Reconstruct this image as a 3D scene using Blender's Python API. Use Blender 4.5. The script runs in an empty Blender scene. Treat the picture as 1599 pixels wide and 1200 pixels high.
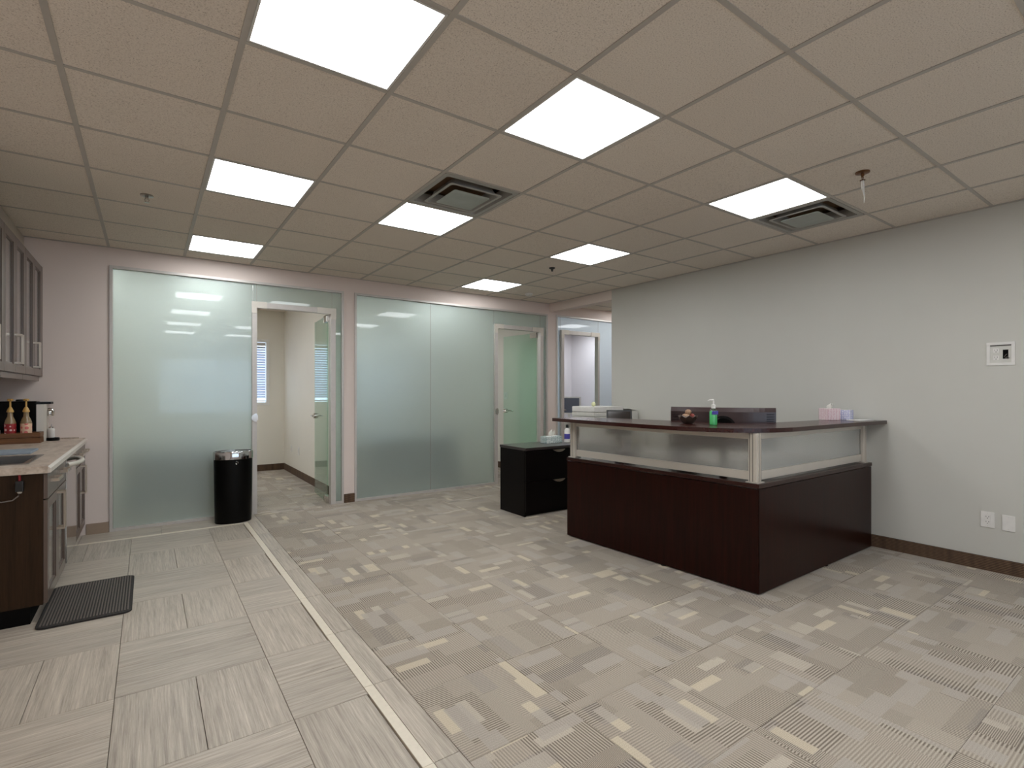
import bpy, bmesh, math, random
from mathutils import Vector, Matrix
random.seed(7)
PI = math.pi
D = bpy.data
SC = bpy.context.scene
COL = SC.collection

# ------------------------------------------------------------------ camera, world, exposure
CAMZ, YAW, FPX, CYP = 1.3425, 0.617, 802.08, 12.54
cam_d = D.cameras.new('camera')
cam = D.objects.new('camera', cam_d)
COL.objects.link(cam)
cam.location = (0, 0, CAMZ)
cam.rotation_euler = (PI / 2, 0, -YAW)
cam_d.sensor_fit = 'HORIZONTAL'
cam_d.sensor_width = 36
cam_d.lens = FPX / 1599 * 36
cam_d.shift_y = CYP / 1599
cam_d.clip_start = 0.02
SC.camera = cam

PANEL_STRENGTH = 13.4
SKY_STRENGTH = 3.0
world = D.worlds.new('daylight')
SC.world = world
world.use_nodes = True
_bg = world.node_tree.nodes['Background']
_bg.inputs[0].default_value = (0.70, 0.83, 1.0, 1)
_bg.inputs[1].default_value = SKY_STRENGTH
SC.view_settings.view_transform = 'Standard'
SC.view_settings.look = 'None'
SC.view_settings.gamma = 1
SC.view_settings.exposure = 0.0
SC.view_settings.use_curve_mapping = False
SC.cycles.use_denoising = True
SC.cycles.max_bounces = 14
SC.cycles.diffuse_bounces = 7
SC.cycles.glossy_bounces = 5
SC.cycles.transmission_bounces = 10
SC.cycles.transparent_max_bounces = 12
SC.cycles.sample_clamp_indirect = 6
SC.cycles.caustics_reflective = False

# ------------------------------------------------------------------ main dimensions (metres)
CE = 2.7288          # ceiling
YB, XR, XL, YF = 6.25, 5.15, -1.11, -3.4
T = 0.6096
GX, GY = 1.5253, 1.6637   # a node of the ceiling grid
OFFY = 9.57


def proj(x, y, z):
    s, c = math.sin(YAW), math.cos(YAW)
    d = x * s + y * c
    if d < 0.05:
        return None
    r = x * c - y * s
    return 799.5 + FPX * r / d, 600 + CYP - FPX * (z - CAMZ) / d


# ------------------------------------------------------------------ material helpers
def srgb(r, g, b):
    f = lambda v: (v / 255 / 12.92) if v / 255 <= 0.04045 else ((v / 255 + 0.055) / 1.055) ** 2.4
    return (f(r), f(g), f(b), 1)


class NT:
    def __init__(s, name):
        s.m = D.materials.new(name)
        s.m.use_nodes = True
        s.t = s.m.node_tree
        s.n = s.t.nodes
        s.b = s.n['Principled BSDF']
        s.out = s.n['Material Output']

    def new(s, typ, **kw):
        n = s.n.new(typ)
        for k, v in kw.items():
            if k.startswith('i_'):
                n.inputs[k[2:].replace('_', ' ')].default_value = v
            else:
                setattr(n, k, v)
        return n

    def link(s, a, b):
        s.t.links.new(a, b)

    def coords(s, kind='Object', scale=(1, 1, 1), rand=0.0):
        tc = s.new('ShaderNodeTexCoord')
        mp = s.new('ShaderNodeMapping')
        mp.inputs['Scale'].default_value = scale
        src = tc.outputs[kind]
        if kind == 'World':
            pass
        if rand:
            oi = s.new('ShaderNodeObjectInfo')
            mm = s.new('ShaderNodeVectorMath', operation='SCALE')
            s.link(oi.outputs['Random'], mm.inputs['Scale'])
            mm.inputs[0].default_value = (rand, rand * 1.37, rand * 0.71)
            ad = s.new('ShaderNodeVectorMath', operation='ADD')
            s.link(src, ad.inputs[0])
            s.link(mm.outputs[0], ad.inputs[1])
            src = ad.outputs[0]
        s.link(src, mp.inputs['Vector'])
        return mp.outputs[0]

    def noise(s, vec, scale, detail=3, rough=0.55):
        n = s.new('ShaderNodeTexNoise')
        n.inputs['Scale'].default_value = scale
        n.inputs['Detail'].default_value = detail
        n.inputs['Roughness'].default_value = rough
        if vec is not None:
            s.link(vec, n.inputs['Vector'])
        return n.outputs['Fac']

    def ramp(s, fac, stops):
        r = s.new('ShaderNodeValToRGB')
        e = r.color_ramp.elements
        while len(e) < len(stops):
            e.new(0.5)
        for k, (p, c) in enumerate(stops):
            e[k].position = p
            e[k].color = c
        s.link(fac, r.inputs[0])
        return r.outputs[0]

    def mix(s, fac, a, b, mode='MIX'):
        m = s.new('ShaderNodeMix', data_type='RGBA', blend_type=mode)
        for i, v in ((0, fac), (6, a), (7, b)):
            if hasattr(v, 'default_value') or hasattr(v, 'links'):
                s.link(v, m.inputs[i])
            else:
                m.inputs[i].default_value = v
        return m.outputs[2]

    def math(s, op, a, b=None, c=None, clamp=False):
        m = s.new('ShaderNodeMath', operation=op, use_clamp=clamp)
        for i, v in enumerate((a, b, c)):
            if v is None:
                continue
            if hasattr(v, 'links'):
                s.link(v, m.inputs[i])
            else:
                m.inputs[i].default_value = v
        return m.outputs[0]

    def bump(s, h, strength=0.2, dist=0.002):
        b = s.new('ShaderNodeBump')
        b.inputs['Strength'].default_value = strength
        b.inputs['Distance'].default_value = dist
        s.link(h, b.inputs['Height'])
        s.link(b.outputs[0], s.b.inputs['Normal'])


def plain(name, rgb, rough=0.5, metal=0.0, spec=0.5, var=0.04, scale=18, coat=0.0, bump=0.05, ior=1.5):
    """painted / plastic / metal surface with a slight procedural variation"""
    m = NT(name)
    v = m.coords()
    n = m.noise(v, scale, 4)
    c = srgb(*rgb)
    lo = tuple(x * (1 - var) for x in c[:3]) + (1,)
    hi = tuple(min(1, x * (1 + var)) for x in c[:3]) + (1,)
    m.link(m.ramp(n, [(0.3, lo), (0.7, hi)]), m.b.inputs['Base Color'])
    m.b.inputs['Roughness'].default_value = rough
    m.b.inputs['Metallic'].default_value = metal
    m.b.inputs['Specular IOR Level'].default_value = spec
    m.b.inputs['Coat Weight'].default_value = coat
    if bump:
        m.bump(m.noise(v, scale * 14, 2), bump, 0.001)
    return m.m


def wood(name, dark, light, axis='Z', rough=0.35, coat=0.2, stretch=26, coord='Object', bump=0.08, spec=0.5):
    m = NT(name)
    sc = {'Z': (stretch, stretch, 1.2), 'X': (1.2, stretch, stretch), 'Y': (stretch, 1.2, stretch)}[axis]
    v = m.coords(coord, sc, rand=3.0)
    n = m.noise(v, 1.6, 6, 0.62)
    n2 = m.noise(v, 6.0, 3, 0.6)
    f = m.math('MULTIPLY_ADD', n2, 0.35, m.math('MULTIPLY', n, 0.75))
    m.link(m.ramp(f, [(0.32, srgb(*dark)), (0.78, srgb(*light))]), m.b.inputs['Base Color'])
    m.b.inputs['Roughness'].default_value = rough
    m.b.inputs['Specular IOR Level'].default_value = spec
    m.b.inputs['Coat Weight'].default_value = coat
    m.b.inputs['Coat Roughness'].default_value = 0.18
    m.bump(f, bump, 0.001)
    return m.m


def wall_paint(name, rgb):
    m = NT(name)
    tc = m.new('ShaderNodeNewGeometry')
    n = m.noise(tc.outputs['Position'], 0.9, 3)
    c = srgb(*rgb)
    lo = tuple(x * 0.975 for x in c[:3]) + (1,)
    hi = tuple(x * 1.02 for x in c[:3]) + (1,)
    m.link(m.ramp(n, [(0.35, lo), (0.65, hi)]), m.b.inputs['Base Color'])
    m.b.inputs['Roughness'].default_value = 0.62
    m.b.inputs['Specular IOR Level'].default_value = 0.3
    m.bump(m.noise(tc.outputs['Position'], 260, 2), 0.10, 0.001)
    return m.m


M = {}
M['grey_wall'] = wall_paint('grey_wall_paint', (196, 194, 186))
M['beige_wall'] = wall_paint('warm_beige_wall_paint', (220, 206, 198))
M['office_wall'] = wall_paint('cream_office_wall_paint', (222, 217, 206))
M['lilac_wall'] = wall_paint('pale_office_wall_paint', (220, 217, 222))
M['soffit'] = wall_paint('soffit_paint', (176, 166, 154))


def m_ceiling_tile():
    m = NT('mineral_ceiling_tile')
    v = m.coords('Object', rand=5)
    n = m.noise(v, 170, 3, 0.7)
    big = m.noise(v, 3.0, 2)
    c = m.ramp(n, [(0.30, srgb(160, 146, 132)), (0.42, srgb(221, 211, 199)), (0.64, srgb(234, 225, 213))])
    oi = m.new('ShaderNodeObjectInfo')
    tint = m.ramp(m.math('ADD', m.math('MULTIPLY', oi.outputs['Random'], 0.5), m.math('MULTIPLY', big, 0.5)),
                  [(0.1, (0.93, 0.92, 0.91, 1)), (0.9, (1.0, 1.0, 1.0, 1))])
    m.link(m.mix(1.0, c, tint, 'MULTIPLY'), m.b.inputs['Base Color'])
    m.b.inputs['Roughness'].default_value = 0.95
    m.b.inputs['Specular IOR Level'].default_value = 0.1
    m.bump(n, 0.5, 0.003)
    return m.m


def m_floor_tile():
    m = NT('wood_vein_porcelain')
    v = m.coords('Object', (1.6, 42, 1), rand=9)
    n = m.noise(v, 1.7, 7, 0.66)
    v2 = m.coords('Object', (5, 160, 1), rand=4)
    n2 = m.noise(v2, 1.5, 4, 0.7)
    v3 = m.coords('Object', (0.8, 5, 1), rand=6)
    n3 = m.noise(v3, 1.5, 2)
    f = m.math('ADD', m.math('MULTIPLY', n, 0.5), m.math('ADD', m.math('MULTIPLY', n2, 0.38), m.math('MULTIPLY', n3, 0.16)))
    c = m.ramp(f, [(0.38, srgb(140, 130, 118)), (0.50, srgb(170, 160, 147)), (0.58, srgb(185, 175, 161)), (0.68, srgb(206, 197, 182))])
    oi = m.new('ShaderNodeObjectInfo')
    tint = m.ramp(oi.outputs['Random'], [(0.0, (0.90, 0.90, 0.90, 1)), (1.0, (1.0, 0.99, 0.98, 1))])
    m.link(m.mix(1.0, c, tint, 'MULTIPLY'), m.b.inputs['Base Color'])
    m.b.inputs['Roughness'].default_value = 0.42
    m.b.inputs['Specular IOR Level'].default_value = 0.4
    m.bump(n2, 0.12, 0.001)
    return m.m


def m_carpet(base=False):
    """striated loop-pile carpet tile: stripes along local X crossed by random plain and light patches"""
    m = NT('striated_loop_carpet' + ('_field' if base else ''))
    tc = m.new('ShaderNodeTexCoord')
    oi = m.new('ShaderNodeObjectInfo')
    off = m.new('ShaderNodeVectorMath', operation='SCALE')
    off.inputs[0].default_value = (7.3, 11.7, 0)
    m.link(oi.outputs['Random'], off.inputs['Scale'])
    ad = m.new('ShaderNodeVectorMath', operation='ADD')
    m.link(tc.outputs['Object'], ad.inputs[0])
    m.link(off.outputs[0], ad.inputs[1])
    P = ad.outputs[0]
    sep = m.new('ShaderNodeSeparateXYZ')
    m.link(P, sep.inputs[0])

    def cells(w, h, seed, sx=0.5):
        b = m.new('ShaderNodeTexBrick')
        b.offset = sx
        mp = m.new('ShaderNodeMapping')
        mp.inputs['Location'].default_value = (seed * 1.31, seed * 0.77, 0)
        m.link(P, mp.inputs['Vector'])
        m.link(mp.outputs[0], b.inputs['Vector'])
        b.inputs['Color1'].default_value = (0, 0, 0, 1)
        b.inputs['Color2'].default_value = (1, 1, 1, 1)
        b.inputs['Mortar'].default_value = (0.5, 0.5, 0.5, 1)
        b.inputs['Scale'].default_value = 1
        b.inputs['Mortar Size'].default_value = 0
        b.inputs['Bias'].default_value = 0
        b.inputs['Brick Width'].default_value = w
        b.inputs['Row Height'].default_value = h
        return b.outputs['Color']
    # patches are long across the stripes (local Y)
    A = cells(0.17, 0.31, 1.0)
    B = cells(0.085, 0.23, 5.0, 0.37)
    Cc = cells(0.052, 0.17, 9.0, 0.61)
    period = 0.0125
    st = m.math('SINE', m.math('MULTIPLY', sep.outputs['Y'], 2 * PI / period))
    st = m.math('MULTIPLY_ADD', st, 0.5, 0.5)
    st2 = m.math('SINE', m.math('MULTIPLY', sep.outputs['Y'], 2 * PI / (period * 0.5)))
    st2 = m.math('MULTIPLY_ADD', st2, 0.5, 0.5)
    gt = lambda x, t: m.math('GREATER_THAN', x, t)
    fine = m.noise(P, 420, 2, 0.8)
    spk = m.noise(P, 900, 1, 0.5)
    pick = m.mix(m.math('MULTIPLY', gt(B, 0.60), gt(0.74, B)), st, st2)
    # contrast: strong, mild or none
    con = m.math('MULTIPLY_ADD', gt(A, 0.40), 0.40, 0.45)
    con = m.math('MULTIPLY', con, m.math('SUBTRACT', 1.0, m.math('MULTIPLY', gt(B, 0.86), 0.75)))
    con = m.math('MULTIPLY', con, m.math('SUBTRACT', 1.0, m.math('MULTIPLY', gt(Cc, 0.90), 0.8)))
    stripe = m.math('MULTIPLY', m.math('SUBTRACT', 1.0, pick), con)
    light = m.mix(gt(Cc, 0.94), m.mix(A, srgb(172, 161, 147), srgb(186, 175, 160)), srgb(192, 179, 158))
    light = m.mix(m.math('MULTIPLY', gt(B, 0.74), 0.8), light, srgb(166, 157, 147))
    dark = srgb(84, 72, 60)
    base_c = m.mix(stripe, light, dark)
    spc = m.ramp(m.math('ADD', m.math('MULTIPLY', fine, 0.7), m.math('MULTIPLY', spk, 0.3)),
                 [(0.34, (0.50, 0.49, 0.48, 1)), (0.5, (0.96, 0.96, 0.96, 1)), (0.64, (1.38, 1.37, 1.35, 1))])
    m.link(m.mix(1.0, base_c, spc, 'MULTIPLY'), m.b.inputs['Base Color'])
    m.b.inputs['Roughness'].default_value = 0.95
    m.b.inputs['Specular IOR Level'].default_value = 0.05
    m.b.inputs['Sheen Weight'].default_value = 0.15
    h = m.math('ADD', m.math('MULTIPLY', m.math('SUBTRACT', 1.0, stripe), 0.8), m.math('MULTIPLY', fine, 0.5))
    m.bump(h, 0.45, 0.003)
    return m.m


def m_base_carpet():
    m = NT('dark_carpet_baseboard')
    tc = m.new('ShaderNodeNewGeometry')
    sep = m.new('ShaderNodeSeparateXYZ')
    m.link(tc.outputs['Position'], sep.inputs[0])
    st = m.math('MULTIPLY_ADD', m.math('SINE', m.math('MULTIPLY', sep.outputs['Z'], 2 * PI / 0.012)), 0.5, 0.5)
    mp = m.new('ShaderNodeMapping')
    mp.inputs['Scale'].default_value = (22, 22, 1)
    m.link(tc.outputs['Position'], mp.inputs['Vector'])
    n = m.noise(mp.outputs[0], 1.0, 1)
    f = m.math('MULTIPLY', st, m.math('MULTIPLY_ADD', n, 1.2, 0.1), clamp=True)
    m.link(m.ramp(f, [(0.1, srgb(60, 42, 30)), (0.8, srgb(112, 88, 66))]), m.b.inputs['Base Color'])
    m.b.inputs['Roughness'].default_value = 0.9
    m.bump(st, 0.5, 0.003)
    return m.m


def m_frosted(name, tint, rough=0.6, coat=0.65, trans=0.78):
    m = NT(name)
    m.b.inputs['Base Color'].default_value = srgb(*tint)
    m.b.inputs['Transmission Weight'].default_value = trans
    m.b.inputs['Roughness'].default_value = rough
    m.b.inputs['IOR'].default_value = 1.45
    m.b.inputs['Coat Weight'].default_value = coat
    m.b.inputs['Coat Roughness'].default_value = 0.015
    v = m.coords()
    n = m.noise(v, 700, 2)
    m.link(m.math('MULTIPLY_ADD', n, 0.06, rough - 0.03), m.b.inputs['Roughness'])
    return m.m


def m_clear(name, tint, gloss=0.08):
    """thin clear tinted sheet: transmits straight through, mirrors by Fresnel"""
    m = NT(name)
    tr = m.new('ShaderNodeBsdfTransparent')
    tr.inputs[0].default_value = srgb(*tint)
    gl = m.new('ShaderNodeBsdfGlossy')
    gl.inputs['Roughness'].default_value = 0.01
    fr = m.new('ShaderNodeFresnel')
    ge = m.new('ShaderNodeNewGeometry')
    m.link(m.math('MULTIPLY_ADD', ge.outputs['Backfacing'], 1 / 1.5 - 1.5, 1.5), fr.inputs['IOR'])
    n = m.noise(m.coords(), 4, 1)
    mx = m.new('ShaderNodeMixShader')
    m.link(m.math('MULTIPLY', fr.outputs[0], m.math('MULTIPLY_ADD', n, 0.1, 0.9)), mx.inputs[0])
    m.link(tr.outputs[0], mx.inputs[1])
    m.link(gl.outputs[0], mx.inputs[2])
    m.link(mx.outputs[0], m.out.inputs['Surface'])
    return m.m


def m_emit(name, col, strength):
    m = NT(name)
    e = m.new('ShaderNodeEmission')
    n = m.noise(m.coords(), 2.5, 2)
    m.link(m.ramp(n, [(0.3, tuple(c * 0.97 for c in col[:3]) + (1,)), (0.7, col)]), e.inputs[0])
    e.inputs[1].default_value = strength
    m.link(e.outputs[0], m.out.inputs['Surface'])
    return m.m


def m_counter():
    m = NT('stone_look_laminate')
    v = m.coords('Object', (3, 1, 3))
    n = m.noise(v, 5, 6, 0.65)
    n2 = m.noise(m.coords(), 60, 3)
    f = m.math('ADD', m.math('MULTIPLY', n, 0.7), m.math('MULTIPLY', n2, 0.3))
    m.link(m.ramp(f, [(0.35, srgb(150, 132, 116)), (0.5, srgb(184, 168, 152)), (0.65, srgb(206, 192, 178))]), m.b.inputs['Base Color'])
    m.b.inputs['Roughness'].default_value = 0.38
    return m.m


def m_pattern(name, a, b, scale, thr=0.5, c=None):
    """little printed motif: voronoi spots on a ground"""
    m = NT(name)
    vo = m.new('ShaderNodeTexVoronoi')
    vo.inputs['Scale'].default_value = scale
    vo.inputs['Randomness'].default_value = 0.25
    m.link(m.coords(), vo.inputs['Vector'])
    f = m.math('GREATER_THAN', vo.outputs['Distance'], thr)
    col = m.mix(f, srgb(*b), srgb(*a))
    if c:
        n = m.noise(m.coords(), scale * 0.5, 1)
        col = m.mix(m.math('GREATER_THAN', n, 0.52), col, srgb(*c))
    m.link(col, m.b.inputs['Base Color'])
    m.b.inputs['Roughness'].default_value = 0.5
    return m.m


def m_mat():
    m = NT('dark_rubber_mat')
    v = m.coords()
    m.link(m.ramp(m.noise(v, 60, 3), [(0.35, srgb(22, 19, 17)), (0.7, srgb(40, 35, 32))]), m.b.inputs['Base Color'])
    m.b.inputs['Roughness'].default_value = 0.7
    return m.m


M['ceiling_tile'] = m_ceiling_tile()
M['floor_tile'] = m_floor_tile()
M['carpet'] = m_carpet()
M['base_carpet'] = m_base_carpet()
M['tbar'] = plain('painted_steel_tee', (176, 170, 162), 0.5, var=0.03)
M['grout'] = plain('grey_grout', (134, 125, 115), 0.9, spec=0.1, var=0.1, scale=60)
M['under'] = plain('carpet_backing', (52, 46, 40), 0.95, spec=0.05)
M['strip'] = plain('cream_stone_strip', (214, 204, 186), 0.4, var=0.04, scale=40)
M['frost'] = m_frosted('frosted_green_glass', (224, 236, 229))
M['frost_blue'] = m_frosted('frosted_pale_glass', (232, 242, 246), 0.5)
M['acrylic'] = m_frosted('frosted_acrylic', (244, 244, 240), 0.22, 0.2, 0.8)
M['leaf_glass'] = m_clear('green_tinted_door_glass', (236, 249, 243))
M['pane'] = m_clear('window_glass', (250, 253, 254))
M['diffuser'] = m_emit('light_diffuser', (0.95, 0.98, 1.0, 1), PANEL_STRENGTH)
M['light_frame'] = plain('white_light_frame', (205, 203, 198), 0.4)
M['alu'] = plain('brushed_aluminium', (206, 199, 188), 0.36, metal=0.35, var=0.02, scale=8, bump=0)
M['frame_alu'] = plain('satin_aluminium_frame', (196, 190, 184), 0.42, metal=0.35, var=0.03)
M['chrome'] = plain('chrome', (215, 212, 208), 0.12, metal=1.0, var=0.02, bump=0)
M['nickel'] = plain('brushed_nickel', (205, 192, 176), 0.28, metal=1.0, var=0.04)
M['steel'] = plain('stainless_steel', (190, 190, 190), 0.10, metal=1.0, var=0.03, bump=0)
M['steel_soft'] = plain('stainless_sink_steel', (172, 172, 172), 0.26, metal=1.0, var=0.05)
M['espresso'] = wood('espresso_wood_upright_grain', (15, 2, 0), (42, 10, 4), 'Z', 0.30, 0.0, spec=0.18)
M['espresso_h'] = wood('espresso_wood_top', (28, 9, 6), (52, 22, 16), 'Y', 0.26, 0.1, spec=0.35)
M['espresso_edge'] = wood('espresso_wood_edge', (34, 8, 5), (58, 20, 14), 'Y', 0.26, 0.15, spec=0.4)
M['file_black'] = wood('black_brown_wood', (6, 4, 4), (14, 8, 7), 'Z', 0.4, 0.0, spec=0.12)
M['file_top'] = wood('black_brown_top', (40, 33, 32), (54, 46, 44), 'X', 0.32, 0.4)
M['cab'] = wood('taupe_brown_cabinet', (78, 64, 56), (98, 82, 72), 'Z', 0.33, 0.3, 30, bump=0.03)
M['cab_side'] = wood('dark_walnut_side', (34, 22, 11), (58, 40, 24), 'Z', 0.5, 0.0, spec=0.15)
M['cab_panel'] = wood('dark_inset_panel', (66, 60, 56), (86, 78, 72), 'Z', 0.16, 0.9, 30, bump=0.03)
M['black'] = plain('black_plastic', (16, 15, 15), 0.4)
M['gloss_black'] = plain('gloss_black_plastic', (3, 3, 3), 0.3, spec=0.15, bump=0)
M['shadow_black'] = plain('black_recess', (10, 9, 8), 0.9, spec=0.1)
M['white'] = plain('white_plastic', (222, 219, 214), 0.4)
M['cream'] = plain('cream_plastic', (206, 204, 196), 0.5)
M['paper'] = plain('white_paper', (232, 230, 226), 0.8, spec=0.1)
M['tissue'] = plain('tissue_paper', (240, 238, 232), 0.9, spec=0.05)
M['mat_rib'] = plain('pale_rubber_rib', (92, 84, 77), 0.6, var=0.1, scale=40)  # ribs coloured lighter than the mat so they stand out
M['counter'] = m_counter()
M['counter_edge'] = plain('pale_bevelled_edge', (200, 190, 180), 0.3)
M['mat'] = m_mat()
M['duct'] = plain('dark_duct_lining', (104, 82, 62), 0.8, spec=0.1)
M['vent'] = plain('painted_vent_metal', (158, 156, 150), 0.42)
M['vent_centre'] = plain('grey_green_vent_plate', (156, 162, 156), 0.35)
M['brass'] = plain('tarnished_brass', (120, 86, 60), 0.35, metal=0.9)
M['spr'] = plain('chrome_sprinkler', (170, 165, 158), 0.25, metal=0.9)
M['string'] = plain('white_ribbon', (208, 205, 200), 0.8)
M['tray'] = wood('brown_wooden_tray', (74, 44, 20), (130, 84, 44), 'X', 0.5, 0.1)
M['gold'] = plain('gold_pump_plastic', (206, 164, 92), 0.4, coat=0.2)
M['amber'] = plain('amber_syrup_glass', (140, 118, 84), 0.15, coat=0.6)
M['label_red'] = m_pattern('red_bottle_label', (150, 32, 36), (228, 196, 190), 30, 0.32)
M['label_pink'] = m_pattern('peach_bottle_label', (226, 190, 160), (214, 110, 104), 26, 0.34)
M['cap_blue'] = plain('purple_label', (84, 78, 168), 0.4)
M['green_gel'] = plain('green_sanitizer_gel', (84, 206, 120), 0.15, coat=0.5, spec=0.6)
M['clear_plastic'] = m_clear('clear_bottle_plastic', (244, 250, 247))
M['tissue_teal'] = m_pattern('teal_dotted_card', (222, 230, 226), (70, 124, 128), 68, 0.36)
M['tissue_pink'] = m_pattern('pink_patterned_card', (232, 212, 214), (208, 156, 168), 80, 0.36)
M['tissue_blue'] = m_pattern('lavender_patterned_card', (184, 184, 216), (232, 232, 240), 60, 0.36)
M['bowl'] = plain('dark_carved_bowl', (64, 50, 42), 0.4)
M['pot_red'] = plain('red_brown_ball', (130, 52, 42), 0.6, var=0.2, scale=60)
M['pot_tan'] = plain('tan_brown_ball', (156, 124, 98), 0.7, var=0.25, scale=80)
M['mon_back'] = plain('dark_brown_gloss_plastic', (56, 42, 42), 0.3, coat=0.1)
M['mon_screen'] = plain('switched_off_screen', (100, 104, 118), 0.15)
M['screen_dark'] = plain('dark_glossy_screen', (32, 24, 20), 0.12, coat=0.4)
M['screen_green'] = plain('dark_green_screen', (44, 60, 48), 0.2)
M['towel'] = plain('blue_grey_cloth', (140, 150, 160), 0.95, spec=0.1, var=0.1, scale=50, bump=0.4)
M['cord'] = plain('grey_cord', (112, 104, 98), 0.6)
M['red'] = plain('red_plastic', (140, 28, 34), 0.5)
M['desk_dark'] = wood('dark_office_desk', (40, 30, 26), (66, 52, 44), 'X', 0.4)
M['blind'] = plain('white_blind_slat', (206, 214, 232), 0.5)
M['plate_shadow'] = plain('slot_grey', (90, 86, 84), 0.7)
M['yellow'] = plain('yellow_card', (222, 222, 176), 0.7)
M['green_leaf'] = plain('green_plastic_leaf', (120, 160, 120), 0.6)
M['trash_inner'] = plain('grey_lid_plate', (120, 124, 122), 0.3, metal=0.6)


# ------------------------------------------------------------------ geometry helpers
class MB:
    """collects shapes given in world coordinates into one mesh"""

    def __init__(s):
        s.bm = bmesh.new()

    def _bevel(s, verts, w, seg=2):
        es = list({e for v in verts for e in v.link_edges})
        bmesh.ops.bevel(s.bm, geom=es, offset=w, segments=seg, profile=0.7, affect='EDGES')

    def box(s, x0, x1, y0, y1, z0, z1, bev=0, rot=None, piv=None):
        r = bmesh.ops.create_cube(s.bm, size=1)
        vs = r['verts']
        for v in vs:
            v.co = Vector(((x0 + x1) / 2 + v.co.x * (x1 - x0), (y0 + y1) / 2 + v.co.y * (y1 - y0), (z0 + z1) / 2 + v.co.z * (z1 - z0)))
        if rot is not None:
            p = Vector(piv) if piv else Vector(((x0 + x1) / 2, (y0 + y1) / 2, (z0 + z1) / 2))
            for v in vs:
                v.co = p + rot @ (v.co - p)
        if bev:
            s._bevel(vs, bev)
        return s

    def seg(s, p0, p1, t, z0, z1, bev=0):
        """wall-like box along the plan segment p0-p1; thickness t lies to its left"""
        a, b = Vector(p0), Vector(p1)
        d = (b - a).normalized()
        n = Vector((-d.y, d.x)) * t
        return s.prism([a, b, b + n, a + n], z0, z1, bev)

    def prism(s, poly, z0, z1, bev=0):
        lo = [s.bm.verts.new((p[0], p[1], z0)) for p in poly]
        hi = [s.bm.verts.new((p[0], p[1], z1)) for p in poly]
        n = len(poly)
        s.bm.faces.new(hi)
        s.bm.faces.new(lo[::-1])
        for i in range(n):
            s.bm.faces.new((lo[i], lo[(i + 1) % n], hi[(i + 1) % n], hi[i]))
        if bev:
            es = [e for v in lo + hi for e in v.link_edges]
            es = list({e for e in es if abs(e.verts[0].co.z - e.verts[1].co.z) < 1e-6})
            bmesh.ops.bevel(s.bm, geom=es, offset=bev, segments=2, profile=0.7, affect='EDGES')
        return s

    def lathe(s, c, prof, seg=24, sx=1, sy=1, axis='Z', cap=True):
        rings = []
        for r, z in prof:
            ring = []
            for k in range(seg):
                a = 2 * PI * k / seg
                p = Vector((math.cos(a) * r * sx, math.sin(a) * r * sy, z))
                if axis == 'Y':
                    p = Vector((p.x, p.z, p.y))
                elif axis == 'X':
                    p = Vector((p.z, p.x, p.y))
                ring.append(s.bm.verts.new(Vector(c) + p))
            rings.append(ring)
        for a, b in zip(rings, rings[1:]):
            for k in range(seg):
                s.bm.faces.new((a[k], a[(k + 1) % seg], b[(k + 1) % seg], b[k]))
        if cap:
            s.bm.faces.new(rings[0][::-1])
            s.bm.faces.new(rings[-1])
        return s

    def tube(s, path, r, seg=8):
        path = [Vector(p) for p in path]
        rings = []
        for i, p in enumerate(path):
            d = (path[min(i + 1, len(path) - 1)] - path[max(i - 1, 0)]).normalized()
            up = Vector((0, 0, 1)) if abs(d.z) < 0.9 else Vector((1, 0, 0))
            u = d.cross(up).normalized()
            w = d.cross(u).normalized()
            rr = r[i] if isinstance(r, (list, tuple)) else r
            rings.append([s.bm.verts.new(p + (u * math.cos(2 * PI * k / seg) + w * math.sin(2 * PI * k / seg)) * rr) for k in range(seg)])
        for a, b in zip(rings, rings[1:]):
            for k in range(seg):
                s.bm.faces.new((a[k], a[(k + 1) % seg], b[(k + 1) % seg], b[k]))
        s.bm.faces.new(rings[0][::-1])
        s.bm.faces.new(rings[-1])
        return s

    def sphere(s, c, r, sub=2, sc=(1, 1, 1), jit=0):
        g = bmesh.ops.create_icosphere(s.bm, subdivisions=sub, radius=r)
        for v in g['verts']:
            k = 1 + random.uniform(-jit, jit)
            v.co = Vector(c) + Vector((v.co.x * sc[0] * k, v.co.y * sc[1] * k, v.co.z * sc[2] * k))
        return s

    def build(s, name, mat, parent=None, loc=None, smooth=False, kind=None):
        """world coordinates -> object whose origin is the thing's base (loc) or its parent's"""
        o_w = Vector((0, 0, 0))
        if parent is not None:
            q = parent
            while q is not None:
                o_w += Vector(q.location)
                q = q.parent
            l = Vector(loc) if loc is not None else o_w
        else:
            l = Vector(loc) if loc is not None else o_w
        bmesh.ops.recalc_face_normals(s.bm, faces=s.bm.faces[:])
        for v in s.bm.verts:
            v.co -= l
        me = D.meshes.new(name)
        s.bm.to_mesh(me)
        s.bm.free()
        if smooth:
            for p in me.polygons:
                p.use_smooth = True
            try:
                me.set_sharp_from_angle(angle=math.radians(35))
            except Exception:
                pass
        me.materials.append(M[mat] if isinstance(mat, str) else mat)
        o = D.objects.new(name, me)
        COL.objects.link(o)
        if parent is not None:
            o.parent = parent
            o.location = l - o_w
        else:
            o.location = l
        if kind:
            o['kind'] = kind
        return o


def thing(name, label, cat, loc=(0, 0, 0), group=None):
    o = D.objects.new(name, None)
    o.empty_display_size = 0.1
    COL.objects.link(o)
    o.location = loc
    o['label'] = label
    o['category'] = cat
    if group:
        o['group'] = group
    return o


def tag(o, label, cat, group=None):
    o['label'] = label
    o['category'] = cat
    if group:
        o['group'] = group
    return o


def sroot(name, loc=(0, 0, 0)):
    o = D.objects.new(name, None)
    COL.objects.link(o)
    o.location = loc
    o['kind'] = 'structure'
    return o


def kids(o):
    return list(o.children)


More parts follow.
